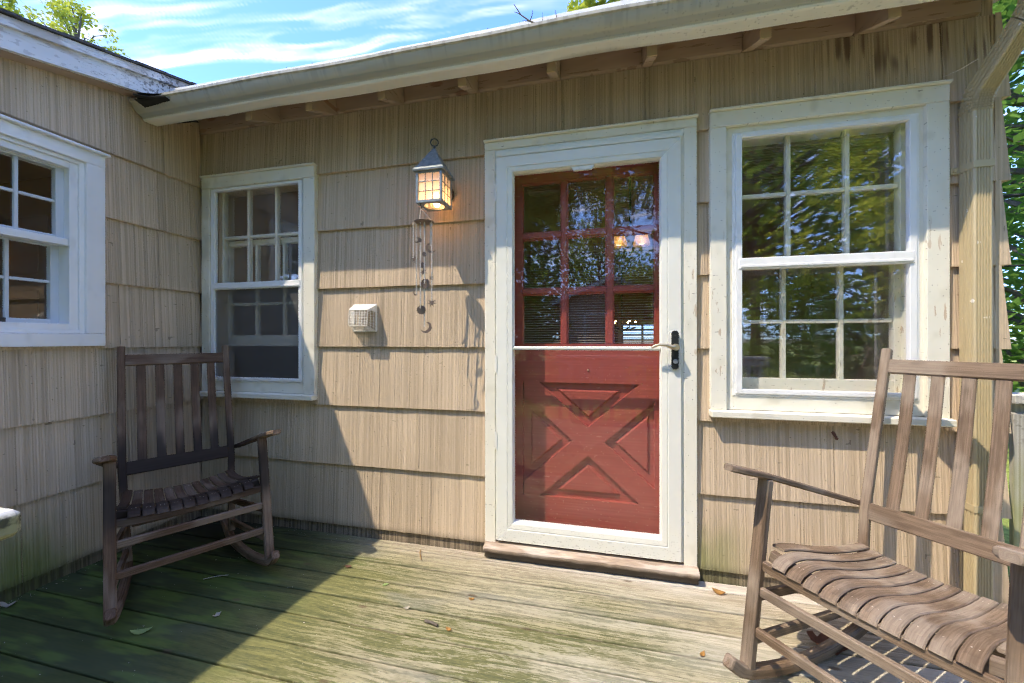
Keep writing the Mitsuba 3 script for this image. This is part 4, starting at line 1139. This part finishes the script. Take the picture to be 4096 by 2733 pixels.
# ================================================================== fallen leaves and twigs on the deck
def leaf_mesh(L, W, curl, n=6, lobes=0, seed=0):
    rg = np.random.default_rng(seed)
    t = np.linspace(0, 1, n + 1)
    w = W / 2 * np.sin(np.pi * np.clip(t, 0.02, 0.98)) ** .8 * (1 + (0.45 * np.sin(t * lobes * 2 * np.pi) if lobes else 0))
    z = curl * L * (t - .5) ** 2 + .0015
    lft = np.stack([t * L - L / 2, w, z + .25 * w], 1)
    rgt = np.stack([t * L - L / 2, -w, z + .25 * w * rg.uniform(.4, 1.2)], 1)
    mid = np.stack([t * L - L / 2, 0 * t, z], 1)
    v = np.vstack([lft, mid, rgt])
    k = n + 1
    i = np.arange(n)
    return M(v, np.vstack([np.stack([i, k + i, k + i + 1, i + 1], 1), np.stack([k + i, 2 * k + i, 2 * k + i + 1, k + i + 1], 1)]))
LV = [('fallen_leaf', 'pale curled dry leaf on the boards against the left wall', (0.055, -0.86, .001), .062, .032, 1.6, 2, 0.6, 'm_grey_leaf'),
      ('fallen_leaf', 'fresh green leaf on the mossy boards in the shade, front left', (0.787, -0.845, .001), .075, .030, .8, 0, 0.5, 'm_green_leaf'),
      ('fallen_leaf', 'small whitish leaf beside the shadow edge on the mossy boards', (0.985, -0.705, .001), .032, .022, 1.0, 2, 1.3, 'm_grey_leaf'),
      ('fallen_leaf', 'orange dry leaf on the deck left of the door', (1.985, -0.375, .001), .028, .015, .9, 0, 0.2, 'm_dry_leaf'),
      ('fallen_leaf', 'white flake on the sunlit deck in front of the door', (1.735, -0.492, .001), .028, .018, 1.0, 0, 0.4, 'm_grey_leaf'),
      ('fallen_leaf', 'orange dry leaf on the deck left of the twig', (1.955, -0.563, .001), .030, .016, .9, 0, -0.3, 'm_dry_leaf'),
      ('fallen_leaf', 'yellow dry leaf against the wall right of the door', (3.06, -0.085, .001), .055, .035, .9, 0, -0.4, 'm_dry_leaf'),
      ('fallen_leaf', 'dark brown lobed leaf under the sunny rocking chair', (3.36, -0.33, .001), .12, .10, .9, 3, -0.5, 'm_brown_leaf'),
      ('fallen_leaf', 'small yellow leaf by the front foot of the sunny rocking chair', (2.90, -0.47, .001), .030, .016, .9, 0, 0.9, 'm_dry_leaf'),
      ('fallen_leaf', 'small reddish leaf under the shadow edge near the wall', (1.30, -0.285, .001), .034, .02, .8, 0, 0.2, 'm_brown_leaf'),
      ('fallen_leaf', 'small green leaf on the sunlit boards below the vent', (1.56, -0.37, .001), .03, .018, .3, 0, 0.7, 'm_green_leaf')]
for i, (nm, lab, pos, L_, W_, cu, lo, rz, mt) in enumerate(LV):
    m = leaf_mesh(L_, W_, cu, 8, lo, i)
    m.apply_transform(trimesh.transformations.rotation_matrix(rz, [0, 0, 1]))
    m.apply_translation(pos)
    solid(nm, m, mt, lab, 'leaf', 'leaves fallen on the deck')
solid('twig', tube(np.array([[1.845, -.545, .006], [1.875, -.55, .009], [1.905, -.557, .007]]), .006, 6), 'm_bark', 'short broken twig on the sunlit deck', 'twig', 'twigs on the deck')
solid('twig', tube(np.array([[0.69, -.53, .005], [0.73, -.50, .006], [0.775, -.475, .004]]), .002, 5), 'm_grey_leaf', 'thin pale straw under the dark rocking chair', 'twig', 'twigs on the deck')
solid('twig', tube(np.array([[1.585, -.06, .004], [1.60, -.10, .010], [1.63, -.145, .004]]), .002, 5), 'm_dry_leaf', 'curved orange stem on the deck near the wall', 'twig', 'twigs on the deck')
bits = []
for i in range(420):
    x, y = (rough.uniform(0.1, 3.9), rough.uniform(-1.2, -0.04)) if i % 3 else (rough.uniform(0.02, 1.9), rough.uniform(-0.06, -0.015) if i % 2 else rough.uniform(-0.9, -0.1))
    if i % 3 == 0 and i % 2 == 0: x = rough.uniform(0.015, 0.06)
    m = M(rough.uniform(-1, 1, (4, 3)) * [rough.uniform(.002, .007), .0025, .001] + [x, y, .002], [[0, 1, 2], [0, 2, 3]])
    bits.append(m)
solid('leaf_litter', join(bits), 'm_grey_leaf', 'scattered crumbs and flecks lying over the deck boards', 'litter', kind='stuff')

# ================================================================== railings
ra = thing('deck_railing', 'mossy deck railing whose sunlit end pokes in at the left edge', 'railing')
rc = CAM + 0.62 * np.array([-1.4697, .6874, -.4403])           # the visible corner of the cap
uu = np.array([-0.93, 0.36, 0]); uu /= np.linalg.norm(uu)
nn_ = np.array([-uu[1], uu[0], 0]) * -1
pth = [rc - np.array([0, 0, .018]) + nn_ * -.06 + uu * 0.0, rc - np.array([0, 0, .018]) + nn_ * -.06 - uu * 0.9]
RA = np.array([1.618, -1.556])                                       # railing runs away to the camera's left
m = box(0.9, 1.655, -1.74, -1.564, .842, .8845, .008)
part(ra, 'cap', m, 'm_cap', label='mossy cap board, sunlit on top')
part(ra, 'post', box(1.53, 1.622, -1.66, -1.575, 0.0, .841), 'm_railtop')
part(ra, 'baluster', box(1.10, 1.14, -1.66, -1.62, 0.0, .836), 'm_railtop')
rb = thing('deck_railing', 'grey weathered picket railing at the right edge beyond the downspout', 'railing')
part(rb, 'cap', box(4.205, 5.6, .02, .15, .880, .915), 'm_rail')
part(rb, 'rail', box(4.21, 5.6, .06, .10, .80, .879), 'm_rail')
for i in range(9):
    x = 4.215 + .135 * i
    part(rb, 'picket', box(x, x + .085, .040, .060, -.05, .840), 'm_rail')
part(rb, 'post', box(4.9, 4.99, .06, .15, -.5, .88), 'm_rail')
rd = thing('deck_railing', 'deck railing behind the viewer, seen only mirrored in the window panes', 'railing')
part(rd, 'cap', box(1.9, 4.7, -3.75, -3.61, .88, .915), 'm_rail')
part(rd, 'rail', box(1.9, 4.7, -3.69, -3.65, .79, .88), 'm_rail')
for i in range(19):
    x = 1.95 + .145 * i
    part(rd, 'picket', box(x, x + .05, -3.65, -3.62, -.1, .86), 'm_rail')

# ================================================================== surroundings
n = 60
gx, gy = np.meshgrid(np.linspace(-150, 150, n), np.linspace(-150, 150, n), indexing='ij')
gx, gy = np.sign(gx) * (np.abs(gx) / 150) ** 2.2 * 150, np.sign(gy) * (np.abs(gy) / 150) ** 2.2 * 150
gz = -0.42 + 0.06 * (meshkit.fbm(np.stack([gx * .3, gy * .3, gx * 0], -1), 3, 2) - .5)
i, j = np.meshgrid(np.arange(n - 1), np.arange(n - 1), indexing='ij')
q = np.stack([i * n + j, (i + 1) * n + j, (i + 1) * n + j + 1, i * n + j + 1], -1).reshape(-1, 4)
solid('lawn', M(np.stack([gx, gy, gz], -1).reshape(-1, 3), q), 'm_lawn', 'green lawn around the house', kind='structure')


def foliage(centers, radii, n_leaf, size, seed, droop=0.2, flat=1.0):
    """Leaves spread through clumps: each leaf two triangles folded along the midrib."""
    rg = np.random.default_rng(seed)
    w = radii ** 2.2
    k = rg.choice(len(centers), n_leaf, p=w / w.sum())
    d = rg.normal(size=(n_leaf, 3))
    d /= np.linalg.norm(d, axis=1, keepdims=True)
    rr_ = rg.random(n_leaf) ** .45
    p = centers[k] + d * (radii[k] * rr_)[:, None] * [1, 1, flat]
    ax = rg.normal(size=(n_leaf, 3)) * [1, 1, .5] + [0, 0, -droop]
    ax /= np.linalg.norm(ax, axis=1, keepdims=True)
    sd = np.cross(ax, rg.normal(size=(n_leaf, 3)) * .6 + [0, 0, 1])
    sd /= np.linalg.norm(sd, axis=1, keepdims=True) + 1e-9
    s = size * rg.uniform(.6, 1.25, n_leaf)[:, None]
    a, b = p, p + ax * s
    m1, m2 = p + ax * s * .45 + sd * s * .30, p + ax * s * .45 - sd * s * .30
    v = np.stack([a, m1, b, m2], 1).reshape(-1, 3)
    o = np.arange(n_leaf)[:, None] * 4
    return M(v, np.vstack([o + [0, 1, 2], o + [0, 2, 3]]))


def tree(name, label, base, height, crown_r, n_leaf, leaf, mat, seed, clumps=26, trunk_r=None, crown_lo=.35, group=None, flat=1.0, clump_r=.34, cat='tree', lean=.04):
    rg = np.random.default_rng(seed)
    base = np.asarray(base, float)
    k = thing(name, label, cat, group)
    tr = trunk_r or height * .018
    lean = rg.normal(size=2) * lean * height
    tp = np.array([base + [lean[0] * t * t, lean[1] * t * t, height * .85 * t] for t in np.linspace(0, 1, 8)])
    wood = [tube(tp, np.linspace(tr, tr * .2, 8), 8)]
    cs, rs = [], []
    for i in range(clumps):
        h = crown_lo + (1 - crown_lo) * (i + rg.random()) / clumps
        prof_ = math.sin(min(1, max(.05, (h - crown_lo) / (1 - crown_lo) * .86 + .12)) * math.pi) ** .7
        a = rg.uniform(0, 2 * np.pi)
        r = crown_r * prof_ * rg.uniform(.35, 1.0)
        c_ = base + [lean[0] * h * h + r * math.cos(a), lean[1] * h * h + r * math.sin(a), height * h]
        cs.append(c_)
        rs.append(crown_r * clump_r * rg.uniform(.6, 1.25))
        st_ = base + [lean[0] * h * h, lean[1] * h * h, height * (h - .12 * rg.uniform(.5, 1.2))]
        wood.append(tube(np.array([st_, (st_ + c_) / 2 + [0, 0, .03 * height], c_]), [tr * .35, tr * .22, tr * .08], 5))
    part(k, 'trunk', join(wood), 'm_bark')
    part(k, 'crown', foliage(np.array(cs), np.array(rs), n_leaf, leaf, seed + 1, flat=flat), mat, kind='stuff')
    return k


# seen over the roofs
tree('tree', 'bright yellow-green tree rising above the left roof', (-26.6, 13.75, -.4), 20.7, 1.9, 3000, .21, 'm_leaf_bright', 41, clumps=46, crown_lo=.80, clump_r=.25, trunk_r=.13, lean=0)
tree('tree', 'yellow-green treetop at the far left above the roof edge', (-26.6, 10.9, -.4), 18.9, .9, 700, .21, 'm_leaf_bright', 43, clumps=10, crown_lo=.90, clump_r=.40, trunk_r=.10, lean=0)
k = thing('tree', 'leafy green tree behind the house, its low branches showing over the gutter', 'tree')
lw = []
rg = np.random.default_rng(5)
cs, rs = [], []
for (x, z) in [(2.1, 8.3), (2.35, 8.0), (2.7, 8.2), (2.75, 7.75), (3.1, 8.05), (3.5, 8.3), (3.6, 7.8), (4.2, 8.2), (4.6, 7.8), (4.9, 8.4), (2.9, 8.7), (3.9, 8.9), (3.3, 9.4), (4.6, 9.4), (2.05, 7.98), (2.2, 8.1), (2.55, 7.92), (2.32, 8.28), (2.9, 7.95), (5.5, 8.8), (5.6, 8.0), (6.2, 9.6)]:
    cs.append([x, 6.0 + rg.uniform(-.5, .9), z]); rs.append(rg.uniform(.22, .42))
tp = np.array([[6.0, 7.5, -.4], [5.9, 7.4, 4], [5.2, 7.0, 8.0], [4.6, 6.8, 10.5]])
lw.append(tube(tp, [.28, .22, .14, .05], 8))
for c_ in cs:
    s0 = np.array([5.4, 7.1, 7.2]) + [0, 0, rg.uniform(-.8, 1.2)]
    lw.append(tube(np.array([s0, (s0 + c_) / 2 + [0, 0, .35], c_]), [.05, .03, .008], 5))
part(k, 'trunk', join(lw), 'm_bark')
part(k, 'crown', foliage(np.array(cs), np.array(rs), 4200, .17, 9, droop=.9), 'm_leaf_bright', kind='stuff')
# bare twig poking up over the gutter
tw_ = [[2.43, -.30, 2.47], [2.36, -.31, 2.51], [2.29, -.31, 2.525], [2.24, -.32, 2.55], [2.20, -.32, 2.585], [2.17, -.33, 2.63]]
tb = [tube(np.array(tw_), [.0055, .0046, .004, .0034, .0026, .0015], 5)]
for s0, dxyz in ((1, (-.01, 0, .075)), (1, (-.045, .0, .04)), (2, (.005, 0, .06)), (2, (-.03, 0, .02)), (3, (-.035, 0, .008)), (3, (.012, 0, .045)), (4, (-.03, 0, .02)), (0, (-.035, 0, .05))):
    a = np.array(tw_[s0])
    tb.append(tube(np.array([a, a + np.array(dxyz) * .5 + [.003, 0, .0], a + dxyz]), [.0028, .002, .001], 4))
solid('bare_branch', join(tb), 'm_bark', 'bare forked twig standing up out of the gutter', 'branch')

# beyond the right-hand corner
tree('tree', 'dense dark tree beyond the right corner of the house', (8.6, 4.4, -.4), 8.5, 2.6, 20000, .15, 'm_leaf_dark', 51, clumps=80, crown_lo=.12, clump_r=.36)
tree('tree', 'taller dark tree farther back beyond the right corner', (12.5, 8.5, -.4), 12.0, 3.8, 20000, .22, 'm_leaf_dark', 53, clumps=80, crown_lo=.14, clump_r=.34)
tree('shrub', 'sunlit green shrub low beyond the right railing', (10.2, 6.3, -.4), 2.6, 1.5, 5200, .10, 'm_leaf_mid', 55, clumps=22, crown_lo=.10, clump_r=.42, cat='shrub', trunk_r=.03)
for zz0, zz1, r in ((2.95, 2.80, .022), (2.05, 2.10, .012)):
    solid('power_line', tube(np.array([[6.2, 4.2, zz0], [9.0, 3.6, (zz0 + zz1) / 2 - .05], [12.0, 3.0, zz1]]), r, 6), 'm_cable', ('thick' if r > .02 else 'thin') + ' dark cable crossing the trees at the right edge', 'cable', 'cables beyond the house')

# behind the camera: what the panes mirror
tree('tree', 'big leafy tree behind the viewer on the left, mirrored in the door glass', (-1.6, -13.5, -.4), 11.5, 3.6, 17000, .26, 'm_leaf_mid', 61, clumps=80, crown_lo=.14, clump_r=.30, group='trees mirrored in the panes')
tree('tree', 'tree behind the viewer mirrored at the right of the door glass', (5.6, -13.0, -.4), 10.5, 3.3, 15000, .26, 'm_leaf_mid', 63, clumps=70, crown_lo=.20, clump_r=.30, group='trees mirrored in the panes')
tree('tree', 'dark tree behind the viewer mirrored in the right-hand window', (9.6, -9.5, -.4), 9.5, 3.4, 11000, .22, 'm_leaf_mid', 65, clumps=80, crown_lo=.08, clump_r=.34, group='trees mirrored in the panes')
tree('tree', 'broad tree far behind the viewer between the mirrored trees', (2.6, -26.0, -.4), 9.0, 4.2, 6000, .30, 'm_leaf_mid', 67, clumps=30, crown_lo=.2, clump_r=.36, group='trees mirrored in the panes')
k = thing('tree_branch', 'leafy branch hanging behind the viewer, mirrored along the top of the door glass', 'branch')
bc, br = [], []
rg = np.random.default_rng(77)
for i_ in range(26):
    t = rg.random()
    bc.append([0.4 + 4.4 * t, -6.2 + rg.uniform(-.5, .5), 4.25 + .5 * abs(t - .5) + rg.uniform(-.35, .45)]); br.append(rg.uniform(.25, .50))
part(k, 'bough', join([tube(np.array([[-1.0, -6.6, 5.6], [1.0, -6.3, 5.0], [3.0, -6.2, 4.7], [5.0, -6.2, 4.6]]), [.07, .05, .03, .01], 6)]), 'm_bark')
part(k, 'leaves', foliage(np.array(bc), np.array(br), 6500, .13, 78, droop=.6), 'm_leaf_mid', kind='stuff')
tree('shrub', 'leafy shrub behind the viewer, mid-height, mirrored low in the right-hand window', (6.2, -6.2, -.4), 2.7, 1.6, 4500, .11, 'm_leaf_mid', 81, clumps=24, crown_lo=.05, clump_r=.40, cat='shrub', trunk_r=.03, group='shrubs mirrored in the panes')
tree('shrub', 'leafy shrub behind the viewer, tallest, mirrored low in the right-hand window', (8.3, -5.2, -.4), 3.2, 1.7, 4500, .11, 'm_leaf_mid', 83, clumps=24, crown_lo=.05, clump_r=.40, cat='shrub', trunk_r=.03, group='shrubs mirrored in the panes')
tree('shrub', 'leafy shrub behind the viewer, smallest, mirrored low in the right-hand window', (4.6, -7.4, -.4), 2.3, 1.5, 4000, .11, 'm_leaf_mid', 85, clumps=24, crown_lo=.05, clump_r=.40, cat='shrub', trunk_r=.03, group='shrubs mirrored in the panes')
tree('tree', 'thick-trunked tree behind the viewer mirrored at the left of the right-hand window', (6.1, -8.0, -.4), 9.0, 2.6, 4200, .20, 'm_leaf_mid', 87, clumps=50, crown_lo=.40, clump_r=.34, trunk_r=.17, lean=.02)
tree('tree', 'young bright-leaved tree near the deck, mirrored in the middle of the right-hand window', (6.7, -4.7, -.4), 5.4, 1.5, 1900, .15, 'm_leaf_bright', 89, clumps=26, crown_lo=.30, clump_r=.33, trunk_r=.04)
k = thing('maple_branch', 'bright sunlit leafy spray mirrored in the upper right panes of the large window', 'branch')
part(k, 'bough', join([tube(np.array([[6.6, -2.5, 2.75], [5.9, -2.2, 2.6], [5.2, -2.05, 2.42], [4.75, -1.98, 2.27]]), [.012, .009, .006, .003], 5), tube(np.array([[5.9, -2.2, 2.6], [5.4, -2.1, 2.25], [4.9, -2.0, 2.02]]), [.008, .006, .003], 5)]), 'm_bark')
part(k, 'leaves', foliage(np.array([[5.0, -2.0, 2.34], [5.25, -2.05, 2.42], [5.6, -2.1, 2.5], [4.98, -2.0, 2.06], [5.25, -2.05, 2.17], [5.6, -2.1, 2.35]]), np.full(6, .19), 320, .115, 91, droop=.3, flat=.35), 'm_leaf_bright', kind='stuff')
for i, (x, y, h_) in enumerate([(-17, -22, 13), (-12, -24, 14), (-7, -22.5, 13), (-2.2, -24, 12.5), (8.8, -24, 12), (16.5, -17, 13), (18.5, -11.5, 12.5), (19, -5.5, 12), (-22, -17, 13)]):
    tree('tree', 'tall tree in the belt of trees round the yard behind the viewer', (x, y, -.4), h_, 3.7, 5200, .42, 'm_leaf_mid', 200 + i, clumps=44, crown_lo=.08, clump_r=.36, group='belt of trees behind the viewer', lean=.02)
nb = thing('neighbour_house', 'brown gabled house across the yard, mirrored in the door glass', 'house')
nx0, nx1, ny0, ny1 = 0.9, 5.1, -17.5, -13.5
part(nb, 'wall', join([box(nx0, nx1, ny0, ny1, -.5, 2.7, 0), prism([(nx0, 2.7), (nx1, 2.7), ((nx0 + nx1) / 2, 3.5)], ny0, ny1)]), 'm_nb_wall')
for s in (-1, 1):
    cxn = (nx0 + nx1) / 2
    a, b = np.array([cxn, 3.57]), np.array([cxn + s * 2.45, 2.57])
    v = [[p[0], y, p[1] + kk] for p in (a, b) for y in (ny0 - .25, ny1 + .25) for kk in (0, .10)]
    part(nb, 'roof', trimesh.convex.convex_hull(np.array(v)), 'm_nb_roof')
    v = [[p[0], y, p[1] + kk] for p in (a, b) for y in (ny1 + .25, ny1 + .28) for kk in (-.10, .08)]
    part(nb, 'rake_board', trimesh.convex.convex_hull(np.array(v)), 'm_nb_trim')
part(nb, 'window', join(frame(1.9, 3.1, .9, 2.2, ny1, ny1 + .05, .09, .09, .09, .09)), 'm_nb_trim')
